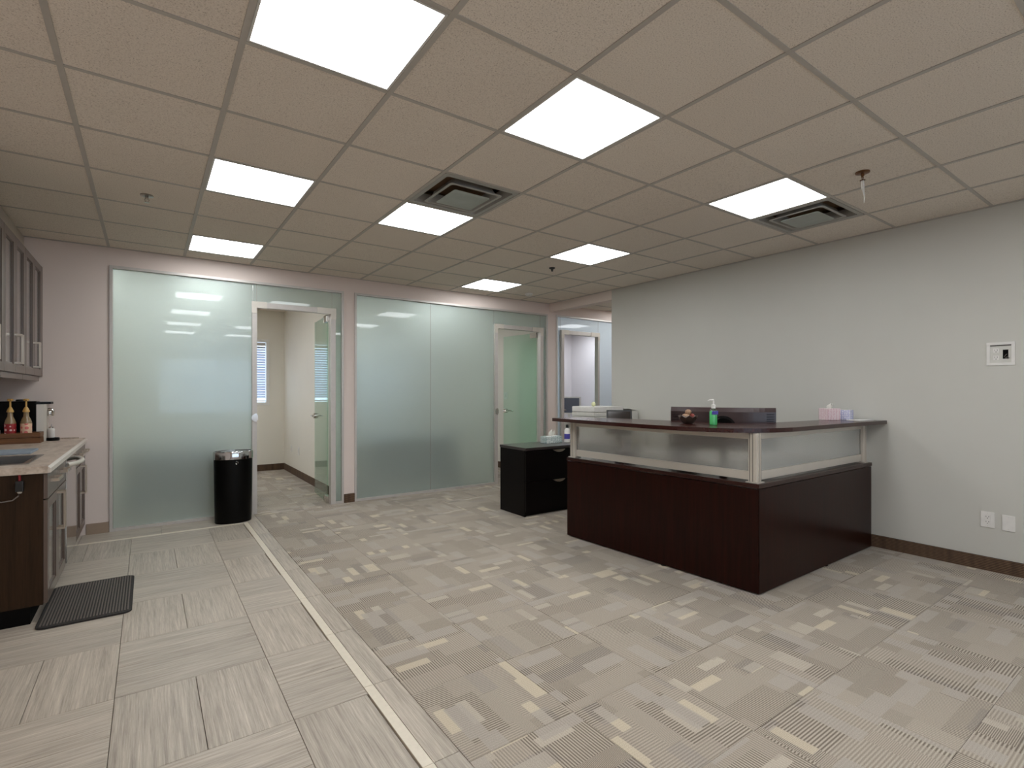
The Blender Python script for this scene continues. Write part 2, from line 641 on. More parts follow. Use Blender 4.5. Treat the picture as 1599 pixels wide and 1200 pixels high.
def copy_tree(o, loc=None, parent=None):
    c = o.copy()
    COL.objects.link(c)
    c.parent = parent
    if loc is not None:
        c.location = loc
    for ch in kids(o):
        copy_tree(ch, None, c)
    return c


def RZ(a):
    return Matrix.Rotation(a, 3, 'Z')


# ================================================================== STRUCTURE
CT = CE + 0.12
# ---- walls
w = MB()
w.box(XL - 0.12, -0.30, YB, YB + 0.12, 0, CT)
w.box(1.935, 2.067, YB, YB + 0.12, 0, CT)
w.box(5.115, 5.29, YB, YB + 0.12, 0, CT)
w.box(-0.30, 1.935, YB, YB + 0.12, 2.56, CT)
w.box(2.067, 5.115, YB, YB + 0.12, 2.56, CT)
w.box(5.29, 8.72, YB, YB + 0.12, 2.57, CT)
w.box(7.6, 8.72, YB, YB + 0.12, 0, 2.57)
w.build('wall_back', 'beige_wall', kind='structure')

w = MB()
w.box(XR, XR + 0.14, YF, 4.917, 0, CT)
w.build('wall_right', 'grey_wall', kind='structure')
MB().box(XR, XR + 0.14, 4.917, YB, 2.60, CT).build('wall_right_header', 'beige_wall', kind='structure')
MB().box(XL - 0.12, XL, YF, YB, 0, CT).build('wall_left', 'beige_wall', kind='structure')
w = MB()
w.box(XL - 0.12, 0.2, YF - 0.12, YF, 0, CT).box(4.4, XR + 0.14, YF - 0.12, YF, 0, CT)
w.box(0.2, 4.4, YF - 0.12, YF, 0, 0.75).box(0.2, 4.4, YF - 0.12, YF, 2.25, CT)
w.build('wall_front', 'beige_wall', kind='structure')
# front window behind the viewpoint
wf = sroot('window_5', (2.3, YF, 0))
for x in (0.2, 1.6, 3.0, 4.36):
    MB().box(x, x + 0.04, YF - 0.09, YF - 0.03, 0.75, 2.25).build('window_mullion', 'frame_alu', wf)
for z in (0.75, 2.21):
    MB().box(0.2, 4.4, YF - 0.09, YF - 0.03, z, z + 0.04).build('window_rail', 'frame_alu', wf)
for x in (0.24, 1.64, 3.04):
    MB().box(x, x + 1.34, YF - 0.065, YF - 0.06, 0.79, 2.21).build('pane', 'pane', wf)

# side room shells behind the glass
w = MB()
w.box(XL - 0.12, XL, YB + 0.12, OFFY, 0, CT)
w.box(1.94, 2.06, YB + 0.12, OFFY, 0, CT)
w.box(5.10, 5.22, YB + 0.12, OFFY, 0, CT)
# office outer wall with three window openings
for (x0, x1, wx0, wx1) in ((XL - 0.12, 2.0, 0.30, 1.70), (2.0, 5.16, 2.75, 4.1)):
    w.box(x0, wx0, OFFY, OFFY + 0.15, 0, CT)
    w.box(wx1, x1, OFFY, OFFY + 0.15, 0, CT)
    w.box(wx0, wx1, OFFY, OFFY + 0.15, 0, 1.12)
    w.box(wx0, wx1, OFFY, OFFY + 0.15, 2.24, CT)
w.build('wall_office', 'office_wall', kind='structure')
w = MB()
w.box(5.16, 5.45, OFFY, OFFY + 0.15, 0, CT).box(7.3, 8.72, OFFY, OFFY + 0.15, 0, CT)
w.box(5.45, 7.3, OFFY, OFFY + 0.15, 0, 0.6).box(5.45, 7.3, OFFY, OFFY + 0.15, 2.45, CT)
w.box(8.6, 8.72, YB + 0.12, OFFY, 0, CT)
w.build('wall_office_far', 'lilac_wall', kind='structure')
w = MB()
w.box(XR + 0.14, 8.72, 3.0, 3.12, 0, CT).box(8.6, 8.72, 3.12, YB, 0, CT)
w.build('wall_corridor', 'beige_wall', kind='structure')

# ---- floor: slab, porcelain tiles, stone strip, carpet tiles
floor = MB().box(XL - 0.12, 8.72, YF - 0.12, OFFY + 0.15, -0.10, -0.012).build('floor', 'grout', kind='structure')
SX0, SX1, BX1 = 0.80, 0.845, 0.952      # strip and border edges across
SY0, SY1 = 5.855, 5.90                  # strip edges at the back
SHAPE = {}


def piece(name, cx, cy, lx, ly, h, top, mat, parent, rot=0.0, bev=0.0010, gap=0.0022):
    """flat piece with its length along local X; meshes shared between alike pieces"""
    key = (name, round(lx, 3), round(ly, 3), mat)
    if key not in SHAPE:
        b = MB()
        b.box(-lx / 2 + gap / 2, lx / 2 - gap / 2, -ly / 2 + gap / 2, ly / 2 - gap / 2, -h, 0)
        if bev:
            es = [e for e in b.bm.edges if all(v.co.z > -1e-6 for v in e.verts)]
            bmesh.ops.bevel(b.bm, geom=es, offset=bev, segments=1, affect='EDGES')
        me = D.meshes.new(name)
        b.bm.to_mesh(me)
        b.bm.free()
        me.materials.append(M[mat])
        SHAPE[key] = me
    o = D.objects.new(name, SHAPE[key])
    COL.objects.link(o)
    o.location = (cx, cy, top)
    o.rotation_euler = (0, 0, rot)
    o.parent = parent
    return o


TX0, TY0, TP = -0.1186, 4.6624, 0.6077


def rect_tile(x0, x1, y0, y1, horiz):
    x0, x1 = max(x0, XL), min(x1, SX0)
    y1 = min(y1, SY0)
    if x1 - x0 < 0.02 or y1 - y0 < 0.02:
        return
    cx, cy = (x0 + x1) / 2, (y0 + y1) / 2
    if horiz:
        piece('floor_tile', cx, cy, x1 - x0, y1 - y0, 0.012, 0, 'floor_tile', floor, 0)
    else:
        piece('floor_tile', cx, cy, y1 - y0, x1 - x0, 0.012, 0, 'floor_tile', floor, PI / 2)


for c in range(-2, 2):
    for j in range(-3, 14):
        x0 = TX0 + TP * c
        x1 = x0 + TP
        y1 = TY0 - TP * (j - 1) if False else TY0 - TP * j + TP
        y0 = y1 - TP
        # block index: between level j-1 and level j (levels counted towards the viewer)
        hz = ((c + 1) + (j - 1)) % 2 == 1
        h = TP / 2
        if hz:
            rect_tile(x0, x1, y0, y0 + h, True)
            rect_tile(x0, x1, y0 + h, y1, True)
        else:
            rect_tile(x0, x0 + h, y0, y1, False)
            rect_tile(x0 + h, x1, y0, y1, False)
# border along the carpet and along the glass, with the stone strip between
y = -3.2
while y < SY1 - 0.01:
    y1 = min(y + 0.61, SY1)
    piece('border_tile', (SX1 + BX1) / 2, (y + y1) / 2, y1 - y, BX1 - SX1, 0.012, 0, 'floor_tile', floor, PI / 2)
    y2 = min(y1, SY1)
    piece('strip_stone', (SX0 + SX1) / 2, (y + y2) / 2, y2 - y, SX1 - SX0, 0.012, 0.0005, 'strip', floor, PI / 2, gap=0.002)
    y += 0.61
x = XL
while x < SX0 - 0.01:
    x1 = min(x + 0.61, SX0)
    piece('strip_stone', (x + x1) / 2, (SY0 + SY1) / 2, x1 - x, SY1 - SY0, 0.012, 0.0005, 'strip', floor, gap=0.002)
    x += 0.61
x = XL
while x < BX1 - 0.01:
    x1 = min(x + 0.61, BX1)
    piece('border_tile', (x + x1) / 2, (SY1 + 6.30) / 2, x1 - x, 6.30 - SY1, 0.012, 0, 'floor_tile', floor)
    x += 0.61
# carpet tiles
CX0, CY0, CP = 0.952, 0.600, 0.5035
n_ct = 0
rest = []
for i in range(0, 16):
    for j in range(-8, 19):
        x0, x1 = CX0 + CP * i, CX0 + CP * (i + 1)
        y0, y1 = CY0 + CP * j, CY0 + CP * (j + 1)
        y1 = min(y1, OFFY)
        x1 = min(x1, 8.6)
        y0 = max(y0, YF)
        if y1 - y0 < 0.05 or x1 - x0 < 0.05:
            continue
        cx, cy = (x0 + x1) / 2, (y0 + y1) / 2
        p = proj(cx, cy, 0)
        vis = p is not None and -350 < p[0] < 1950 and p[1] < 1500
        if cy > YB + 0.3:
            vis = vis and cx < 1.94 and cx > 0.9
        elif cx > XR + 0.2:
            vis = False
        rot = PI / 2 if (i + j) % 2 else 0.0
        if (i * 7 + j * 3) % 5 == 0:
            rot += PI
        if vis:
            if round(rot / (PI / 2)) % 2 == 0:
                piece('carpet_tile', cx, cy, x1 - x0, y1 - y0, 0.010, 0.001, 'carpet', floor, rot, 0.001, 0.0012)
            else:
                piece('carpet_tile', cx, cy, y1 - y0, x1 - x0, 0.010, 0.001, 'carpet', floor, rot, 0.001, 0.0012)
            n_ct += 1
        else:
            rest.append((x0, x1, y0, y1))
b = MB()
for x0, x1, y0, y1 in rest:
    b.box(x0, x1, y0, y1, -0.011, 0.0)
b.box(XL, CX0, 6.37, OFFY, -0.011, 0.0)
fo = b.build('carpet_field', 'carpet', floor, kind='stuff')

# ---- ceiling: slab above, tee grid, tiles
ceiling = MB().box(XL - 0.12, 8.72, YF - 0.12, OFFY + 0.15, CE + 0.12, CE + 0.22).build('ceiling', 'duct', kind='structure')
LIGHTS = [(-2, 0), (-2, 3), (-2, 6), (0, 0), (0, 3), (3, 0), (3, 3), (3, 6), (-2, -3), (-2, -6), (0, -3), (0, -6), (3, -3), (3, -6)]
VENTS = [(0, 2), (4, 0)]
EXTRA = [(8, 6), (9, 4)]
OFF_L = [(-2, 9), (-4, 9), (-3, 11), (3, 9), (2, 12), (10, 8), (10, 11)]  # inferred panels, plus others added unseen to brighten the offices
skip = set(LIGHTS + VENTS + EXTRA + OFF_L)
ix0, ix1, iy0, iy1 = -5, 12, -9, 13
for i in range(ix0, ix1):
    for j in range(iy0, iy1):
        if (i, j) in skip:
            continue
        x0, x1 = max(GX + T * i, XL), min(GX + T * (i + 1), 8.6)
        y0, y1 = max(GY + T * j, YF), min(GY + T * (j + 1), OFFY)
        # stop at the walls so that tiles end where the room does
        cells_ = [(x0, x1, y0, y1)]
        if x0 < XR < x1:
            cells_ = [(x0, XR, y0, y1), (XR + 0.14, x1, y0, y1)]
        out = []
        for a0, a1, b0, b1 in cells_:
            if b0 < YB < b1:
                out += [(a0, a1, b0, YB), (a0, a1, YB + 0.12, b1)]
            else:
                out.append((a0, a1, b0, b1))
        for a0, a1, b0, b1 in out:
            if a1 - a0 < 0.03 or b1 - b0 < 0.03:
                continue
            if b0 >= YB and not (0.3 < a0 < 2.0) and not (a0 > 5 and b0 < 8):
                continue
            o = piece('ceiling_tile', (a0 + a1) / 2, (b0 + b1) / 2, a1 - a0, b1 - b0, 0.016, 0, 'ceiling_tile', ceiling, 0, 0, 0.006)
            o.location.z = CE + 0.004 + 0.016
# plain field over the offices' hidden halves
b = MB()
b.box(XL, 1.94, YB + 0.12, OFFY, CE + 0.05, CE + 0.07).box(2.06, 5.10, YB + 0.12, OFFY, CE + 0.05, CE + 0.07).box(5.22, 8.6, YB + 0.12, OFFY, CE + 0.05, CE + 0.07)
b.build('ceiling_field', 'ceiling_tile', ceiling, kind='stuff')
for i in range(-4, 12):
    x = GX + T * i
    wd = 0.012
    for a, bb in ((YF, YB), (YB + 0.12, OFFY)):
        if bb > OFFY - 0.1 and not (0.3 < x < 1.9 or 5.3 < x < 7):
            continue
        MB().box(x - wd, x + wd, a, bb, CE, CE + 0.03).build('main_runner', 'tbar', ceiling)
for j in range(-8, 13):
    y = GY + T * j
    if y > OFFY or YB - 0.02 < y < YB + 0.14:
        continue
    if y < YB:
        MB().box(XL, XR, y - 0.0105, y + 0.0105, CE + 0.0008, CE + 0.03).build('cross_tee', 'tbar', ceiling)
        if y > 3.2:
            MB().box(XR + 0.14, 8.6, y - 0.0105, y + 0.0105, CE + 0.0008, CE + 0.03).build('cross_tee', 'tbar', ceiling)
    else:
        MB().box(0.3, 1.94, y - 0.0105, y + 0.0105, CE + 0.0008, CE + 0.03).build('cross_tee', 'tbar', ceiling)
b = MB()
b.box(XL, XR, YB - 0.02, YB, CE - 0.002, CE + 0.02).box(XR - 0.02, XR, YF, YB, CE - 0.002, CE + 0.02)
b.build('wall_angle', 'tbar', ceiling)

# ---- ceiling lights
LBL = {
    (-2, 0): ('largest square ceiling light panel, cut by the top edge of the picture', None),
    (-2, 3): ('ceiling light panel right of the sprinkler over the tiled floor', None),
    (-2, 6): ('ceiling light panel just above the left frosted glass wall', None),
    (0, 0): ('large ceiling light panel in the middle of the ceiling, nearer than the air vent', None),
    (0, 3): ('ceiling light panel touching the far side of the central air vent', None),
    (3, 0): ('ceiling light panel touching the right-hand air vent near the grey wall', None),
    (3, 3): ('ceiling light panel beside the small black sprinkler at the back right', None),
    (3, 6): ('smallest ceiling light panel, next to the round smoke detector', None),
}


def make_light(i, j, z=CE, wide=T):
    x0, y0 = GX + T * i, GY + T * j
    x1, y1 = x0 + T, y0 + T
    if (i, j) in LBL:
        lab = LBL[(i, j)][0]
    elif y1 < 0.5:
        lab = 'ceiling light panel out of view, %s, %s row behind the viewpoint' % (
            {-2: 'over the tiled floor', 0: 'over the middle carpet', 3: 'near the grey wall'}[i], {-3: 'first', -6: 'second'}[j])
    else:
        lab = {(8, 6): 'ceiling light panel in the corridor, close to the far frosted glass',
               (9, 4): 'ceiling light panel in the corridor, farther from the frosted glass',
               (-2, 9): 'ceiling light panel in the left office, close behind its frosted glass',
               (-4, 9): 'added unseen ceiling light panel in the left corner of the left office',
               (-3, 11): 'added ceiling light panel brightening the window end of the left office',
               (3, 9): 'ceiling light panel in the middle office, close behind its frosted glass',
               (2, 12): 'added ceiling light panel, unseen, at the window end of the middle office',
               (10, 8): 'added ceiling light panel brightening the far office, nearer the corridor',
               (10, 11): 'added ceiling light panel brightening the far office, at its window end'}[(i, j)]
    t = thing('ceiling_light', lab, 'ceiling light', ((x0 + x1) / 2, (y0 + y1) / 2, CE),
              'square ceiling light panels' if (i, j) in LBL else 'ceiling light panels out of view')
    g, f = 0.013, 0.010
    b = MB()
    b.box(x0 + g, x1 - g, y0 + g, y0 + g + f, CE + 0.001, CE + 0.05)
    b.box(x0 + g, x1 - g, y1 - g - f, y1 - g, CE + 0.001, CE + 0.05)
    b.box(x0 + g, x0 + g + f, y0 + g + f, y1 - g - f, CE + 0.001, CE + 0.05)
    b.box(x1 - g - f, x1 - g, y0 + g + f, y1 - g - f, CE + 0.001, CE + 0.05)
    b.build('frame', 'light_frame', t)
    q = g + f
    MB().box(x0 + q, x1 - q, y0 + q, y1 - q, CE + 0.004, CE + 0.012).build('diffuser', 'diffuser', t)


for (i, j) in LIGHTS + EXTRA + OFF_L:
    make_light(i, j)

# ---- air vents (four-way diffusers)
VL = {(0, 2): 'square ceiling air vent in the middle of the ceiling, above the central light panel',
      (4, 0): 'square ceiling air vent next to the grey wall, right of a light panel'}


def ring(b, cx, cy, h0, z0, h1, z1, th=0.003, r=0.03):
    """sloping square collar between two rounded squares"""
    def rs(h, z):
        out = []
        for k, (sx, sy) in enumerate(((1, 1), (-1, 1), (-1, -1), (1, -1))):
            for m_ in range(5):
                a = PI / 2 * k + PI / 8 * m_
                out.append(Vector((cx + sx * (h - r) + r * math.cos(a), cy + sy * (h - r) + r * math.sin(a), z)))
        return out
    A, B = rs(h0, z0), rs(h1, z1)
    va = [b.bm.verts.new(p) for p in A]
    vb = [b.bm.verts.new(p) for p in B]
    vc = [b.bm.verts.new(p + Vector((0, 0, th))) for p in A]
    vd = [b.bm.verts.new(p + Vector((0, 0, th))) for p in B]
    n = len(va)
    for k in range(n):
        l = (k + 1) % n
        b.bm.faces.new((va[k], va[l], vb[l], vb[k]))
        b.bm.faces.new((vc[k], vd[k], vd[l], vc[l]))
        b.bm.faces.new((va[k], vc[k], vc[l], va[l]))
        b.bm.faces.new((vb[k], vb[l], vd[l], vd[k]))


for (i, j) in VENTS:
    cx, cy = GX + T * (i + .5), GY + T * (j + .5)
    t = thing('air_vent', VL[(i, j)], 'air vent', (cx, cy, CE), 'ceiling air vents')
    b = MB()
    b.box(cx - .29, cx + .29, cy - .29, cy + .29, CE + 0.10, CE + 0.11)
    for s in (-1, 1):
        b.box(cx + s * .285 - .004, cx + s * .285 + .004, cy - .29, cy + .29, CE + 0.002, CE + 0.10)
        b.box(cx - .29, cx + .29, cy + s * .285 - .004, cy + s * .285 + .004, CE + 0.002, CE + 0.10)
    b.build('duct_box', 'duct', t)
    b = MB()
    ring(b, cx, cy, .290, CE + 0.001, .258, CE + 0.001, r=0.012)
    ring(b, cx, cy, .258, CE + 0.001, .238, CE + 0.060, r=0.03)
    b.build('frame', 'vent', t, smooth=True)
    b = MB()
    ring(b, cx, cy, .206, CE - 0.010, .186, CE - 0.010, r=0.022)
    ring(b, cx, cy, .186, CE - 0.010, .160, CE + 0.045, r=0.035)
    b.build('middle_cone', 'vent', t, smooth=True)
    b = MB()
    ring(b, cx, cy, .143, CE - 0.022, .100, CE - 0.017, r=0.02)
    b.lathe((cx, cy, CE - 0.018), [(0.001, -0.004), (.02, -0.004), (.05, 0.0), (.075, 0.001), (.1, 0.002), (.115, 0.001)], 24, cap=False)
    b.box(cx - .105, cx + .105, cy - .105, cy + .105, CE - 0.017, CE - 0.013)
    b.build('centre_plate', 'vent_centre', t, smooth=True)


# ---- sprinklers and smoke detector
def sprinkler(x, y, label, mat='spr', plate='spr', grp='ceiling sprinklers'):
    t = thing('ceiling_sprinkler', label, 'sprinkler', (x, y, CE), grp)
    MB().lathe((x, y, CE), [(0.040, 0.004), (0.040, -0.003), (0.030, -0.007), (0.016, -0.008)], 20).build('escutcheon', plate, t, smooth=True)
    b = MB()
    b.lathe((x, y, CE), [(0.010, -0.006), (0.010, -0.02), (0.006, -0.024), (0.005, -0.03)], 12)
    for s in (-1, 1):
        b.tube([(x + s * .009, y, CE - 0.018), (x + s * .013, y, CE - 0.032), (x + s * .004, y, CE - 0.046)], 0.0022, 6)
    b.build('body', mat, t, smooth=True)
    MB().lathe((x, y, CE - 0.049), [(0.016, 0.0), (0.016, 0.002)], 14).build('deflector', mat, t)
    return t


sx, sy = GX + T * -2.51, GY + T * 4.57
sprinkler(sx, sy, 'chrome ceiling sprinkler left of the light panels, over the tiled floor')
sx2, sy2 = GX + T * 3.54, GY + T * -0.49
t = sprinkler(sx2, sy2, 'brass ceiling sprinkler with a white string hanging from it', 'brass', 'brass')
o = MB().tube([(sx2, sy2, CE - 0.05), (sx2 + .005, sy2, CE - 0.075), (sx2 - .002, sy2 - .002, CE - 0.10), (sx2 + .016, sy2, CE - 0.12), (sx2 + .018, sy2 - .004, CE - 0.15), (sx2 + .022, sy2, CE - 0.185)],
              [0.008, 0.009, 0.009, 0.004, 0.003, 0.002], 6).build('string', 'string', loc=(sx2, sy2, CE - 0.05))
tag(o, 'white string dangling from the brass sprinkler near the grey wall', 'string')
sx3, sy3 = GX + T * 3.55, GY + T * 4.53
t = thing('ceiling_sprinkler', 'small black ceiling sprinkler beyond the back right light panel', 'sprinkler', (sx3, sy3, CE), 'ceiling sprinklers')
MB().lathe((sx3, sy3, CE), [(0.034, 0.004), (0.034, -0.004), (0.020, -0.012)], 18).build('escutcheon', 'black', t, smooth=True)
MB().lathe((sx3, sy3, CE), [(0.012, -0.01), (0.011, -0.03), (0.004, -0.04)], 12).build('body', 'black', t, smooth=True)
sx4, sy4 = GX + T * 4.69, GY + T * 6.73
t = thing('smoke_detector', 'round white smoke detector on the ceiling near the back right corner', 'smoke detector', (sx4, sy4, CE))
MB().lathe((sx4, sy4, CE), [(0.055, 0.004), (0.055, -0.012), (0.052, -0.016)], 28).build('base', 'white', t, smooth=True)
MB().lathe((sx4, sy4, CE), [(0.046, -0.016), (0.044, -0.030), (0.030, -0.038), (0.012, -0.040)], 28).build('cover', 'cream', t, smooth=True)


# ---- glass office fronts -----------------------------------------------------
FY0, FY1 = YB - 0.012, YB + 0.07     # frame depth
GYA, GYB = YB + 0.018, YB + 0.028    # glass


def rail(name, x0, x1, z0, z1, parent, mat='frame_alu', y0=FY0, y1=FY1):
    return MB().box(x0, x1, y0, y1, z0, z1, 0.0015).build(name, mat, parent)


def glass_front(n, x0, x1, top, joints, door, panes, mat):
    r = sroot('window_%d' % n, ((x0 + x1) / 2, YB, 0))
    fw = 0.026
    rail('frame_stile', x0, x0 + fw, 0, top, r)
    rail('frame_stile', x1 - fw, x1, 0, top, r)
    rail('frame_head', x0 + fw, x1 - fw, top - fw, top, r)
    d0, d1 = door
    if d0 - x0 > 0.2:
        rail('frame_sill', x0 + fw, d0 - 0.04, 0, 0.028, r)
    if x1 - d1 > 0.1:
        rail('frame_sill', d1 + 0.05, x1 - fw, 0, 0.028, r)
    for (a, b_, z0, z1) in panes:
        MB().box(a + .0015, b_ - .0015, GYA, GYB, z0, z1).build('glass_pane', mat, r)
    for jx, jz0 in joints:
        MB().box(jx - 0.002, jx + 0.002, GYA - 0.001, GYB + 0.001, jz0, top - fw).build('glass_joint', 'frame_alu', r)
    return r


HZ = 2.335
# left office front
glass_front(1, -0.30, 1.935, 2.56, [(0.983, HZ), (1.80, HZ)], (0.983, 1.78),
            [(-0.274, 0.945, 0.028, 2.534), (0.945, 0.983, HZ, 2.534), (0.983, 1.80, HZ, 2.534), (1.84, 1.909, 0.028, HZ), (1.80, 1.909, HZ, 2.534)], 'frost')
# middle office front
glass_front(2, 2.067, 5.115, 2.56, [(3.106, 0.028), (4.12, HZ), (4.98, HZ)], (4.17, 4.965),
            [(2.093, 3.106, 0.028, 2.534), (3.106, 4.12, 0.028, 2.534), (4.12, 4.98, HZ, 2.534), (5.02, 5.089, 0.028, HZ), (4.98, 5.089, HZ, 2.534)], 'frost')
# office front across the corridor
glass_front(3, 5.29, 7.6, 2.57, [(5.395, HZ), (6.24, HZ)], (5.45, 6.20),
            [(5.316, 5.395, 0.028, 2.544), (5.395, 6.24, HZ, 2.544), (6.24, 7.574, 0.028, 2.544)], 'frost_blue')


def glass_door(n, x0, x1, hinge, ang, jl, jr):
    """patch-fitted glass door: opening x0..x1, aluminium jambs and header, leaf swung into the office"""
    d = sroot('door_%d' % n, ((x0 + x1) / 2, YB, 0))
    fy0, fy1 = YB - 0.018, YB + 0.06
    rail('door_jamb', x0 - jl, x0, 0, 2.275, d, y0=fy0, y1=fy1)
    rail('door_jamb', x1, x1 + jr, 0, 2.275, d, y0=fy0, y1=fy1)
    rail('door_header', x0 - jl, x1 + jr, 2.275, HZ, d, y0=fy0, y1=fy1)
    # corner patch plates on the header
    for (a, b_) in ((x0 - jl - 0.004, x0 + 0.10), (x1 - 0.16, x1 + jr + 0.004)):
        c = MB()
        c.box(a, b_, fy0 - 0.006, fy0, 2.27, HZ + 0.004, 0.001)
        if b_ > x1:
            c.box(x1 + 0.002, b_, fy0 - 0.006, fy0, 2.21, 2.27, 0.001)
        else:
            c.box(a, x0 - 0.002, fy0 - 0.006, fy0, 2.21, 2.27, 0.001)
        c.build('header_patch', 'alu', d)
    wd = x1 - x0 - 0.03
    hx = x1 - 0.015 if hinge > 0 else x0 + 0.015
    hy = YB + 0.075
    R = Matrix.Rotation(ang, 3, 'Z')
    piv = (hx, hy, 0)
    s = -1 if hinge > 0 else 1
    xa, xb = sorted((hx, hx + s * wd))
    leaf = MB().box(xa, xb, hy - 0.006, hy + 0.006, 0.012, 2.262, 0.001, R, piv).build('glass_leaf', 'leaf_glass', d)
    for z0, z1 in ((0.008, 0.085), (2.19, 2.268)):
        xa2, xb2 = sorted((hx - s * 0.01, hx + s * 0.13))
        MB().box(xa2, xb2, hy - 0.016, hy + 0.016, z0, z1, 0.002, R, piv).build('pivot_patch', 'chrome', leaf)
    # lever lock near the free edge
    ex = hx + s * (wd - 0.05)
    lk = MB()
    for q in (-1, 1):
        c = MB()
    b = MB()
    b.lathe((0, 0, 0), [(0.034, -0.030), (0.036, -0.012), (0.036, 0.012), (0.034, 0.030)], 20, axis='Y')
    for v in b.bm.verts:
        v.co = Vector(piv) + R @ (v.co + Vector((ex, hy, 1.03)) - Vector(piv))
    lk.bm.free()
    b.build('lock_case', 'chrome', leaf, smooth=True)
    b = MB()
    for q in (-1, 1):
        b.tube([(ex, hy + q * 0.028, 1.03), (ex, hy + q * 0.06, 1.03), (ex - s * 0.03, hy + q * 0.068, 1.03), (ex - s * 0.115, hy + q * 0.066, 1.028)], [0.010, 0.009, 0.009, 0.007], 8)
    for v in b.bm.verts:
        v.co = Vector(piv) + R @ (v.co - Vector(piv))
    b.build('lever_handle', 'chrome', leaf, smooth=True)
    # half-round strike on the other jamb
    sxp = x0 - jl * 0.45 if hinge > 0 else x1 + jr * 0.45
    if n < 3:
        b = MB()
        pts = []
        for k in range(13):
            a = PI / 2 + PI * k / 12
            pts.append((x0 - 0.004 + 0.052 * math.cos(a), 1.06 + 0.048 * math.sin(a)))
        lo = [b.bm.verts.new((px, fy0 - 0.012, pz)) for px, pz in pts]
        hi = [b.bm.verts.new((px, fy0, pz)) for px, pz in pts]
        b.bm.faces.new(lo)
        b.bm.faces.new(hi[::-1])
        for k in range(len(lo)):
            l = (k + 1) % len(lo)
            b.bm.faces.new((lo[k], lo[l], hi[l], hi[k]))
        b.box(x0 - 0.006, x0 + 0.006, fy0 - 0.01, fy0 + 0.03, 1.03, 1.09)
        b.build('strike_plate', 'chrome', d)
    return d


glass_door(1, 0.983, 1.78, 1, math.radians(-94), 0.050, 0.058)
glass_door(2, 4.17, 4.965, 1, math.radians(-83), 0.050, 0.055)
glass_door(3, 5.45, 6.20, -1, math.radians(48), 0.055, 0.040)


# ---- baseboards
def baseb(name, p0, p1, h=0.105, t=0.012, mat='base_carpet'):
    MB().seg(p0, p1, t, 0, h, 0.001).build(name, mat, kind='structure')


baseb('baseboard_right', (XR, YF), (XR, 4.917))
baseb('baseboard_back', (2.067, YB), (1.935, YB), t=0.014)
baseb('baseboard_back', (5.29, YB), (5.115, YB), t=0.014)
bb = sroot('baseboard_left', (-0.4, YB, 0))
MB().box(-0.47, -0.302, YB - 0.011, YB, 0, 0.10, 0.001).build('skirting_tile', plain('brown_wood_look_skirting', (150, 130, 112), 0.5), bb)
baseb('baseboard_office', (1.94, YB + 0.12), (1.94, OFFY), 0.11)
baseb('baseboard_office', (1.94, OFFY), (XL, OFFY), 0.11)
baseb('baseboard_office', (5.10, YB + 0.12), (5.10, OFFY), 0.11)


# ---- office windows with blinds
def ext_window(n, x0, x1, z0, z1, slats=True):
    wdw = sroot('window_%d' % n, ((x0 + x1) / 2, OFFY, z0))
    f = 0.05
    for nm, a, b_, c, d in (('window_stile', x0, x0 + f, z0, z1), ('window_stile', x1 - f, x1, z0, z1),
                            ('window_rail', x0 + f, x1 - f, z0, z0 + f), ('window_rail', x0 + f, x1 - f, z1 - f, z1)):
        MB().box(a, b_, OFFY - 0.01, OFFY + 0.10, c, d, 0.002).build(nm, 'white', wdw)
    MB().box(x0 + f, x1 - f, OFFY + 0.085, OFFY + 0.09, z0 + f, z1 - f).build('pane', 'pane', wdw)


ext_window(6, 0.30, 1.70, 1.12, 2.24)
ext_window(7, 2.75, 4.10, 1.12, 2.24)
ext_window(8, 5.45, 7.30, 0.60, 2.45)


def blind(x0, x1, z0, z1, label):
    bl = thing('window_blind', label, 'blind', ((x0 + x1) / 2, OFFY + 0.03, z1))
    MB().box(x0, x1, OFFY + 0.008, OFFY + 0.05, z1 - 0.05, z1, 0.002).build('headrail', 'frame_alu', bl)
    z = z1 - 0.08
    first = None
    while z > z0 + 0.04:
        if first is None:
            first = MB().box(x0, x1, OFFY + 0.028 - 0.024, OFFY + 0.028 + 0.024, z - 0.0015, z + 0.0015, 0, Matrix.Rotation(0.80, 3, 'X')).build('slat', 'blind', bl, loc=((x0 + x1) / 2, OFFY + 0.03, z))
            zf = z
        else:
            c = first.copy()
            COL.objects.link(c)
            c.location.z = first.location.z + (z - zf)
        z -= 0.042
    MB().box(x0, x1, OFFY + 0.012, OFFY + 0.044, z0, z0 + 0.022, 0.002).build('bottom_rail', 'blind', bl)


blind(0.36, 1.64, 1.18, 2.18, 'white slatted blind on the window seen through the left glass door')
blind(2.81, 4.04, 1.18, 2.18, 'white slatted blind on the window behind the middle frosted glass')

# ================================================================== KITCHENETTE
CF = -0.478    # door fronts
CTZ = 0.91


def bar_handle(parent, p0, p1, out=0.041, w=0.017, mat='nickel', name='handle'):
    """flat square bar pull standing off the front (front faces +X)"""
    (y0, z0), (y1, z1) = p0, p1
    b = MB()
    xf = CFX[0]
    if abs(y1 - y0) > abs(z1 - z0):
        b.box(xf + out - 0.008, xf + out, y0, y1, z0 - w / 2, z0 + w / 2, 0.001)
        for yy in (y0, y1 - w):
            b.box(xf, xf + out - 0.008, yy, yy + w, z0 - w / 2, z0 + w / 2)
    else:
        b.box(xf + out - 0.008, xf + out, y0 - w / 2, y0 + w / 2, z0, z1, 0.001)
        for zz in (z0, z1 - w):
            b.box(xf, xf + out - 0.008, y0 - w / 2, y0 + w / 2, zz, zz + w)
    return b.build(name, mat, parent)


CFX = [CF]


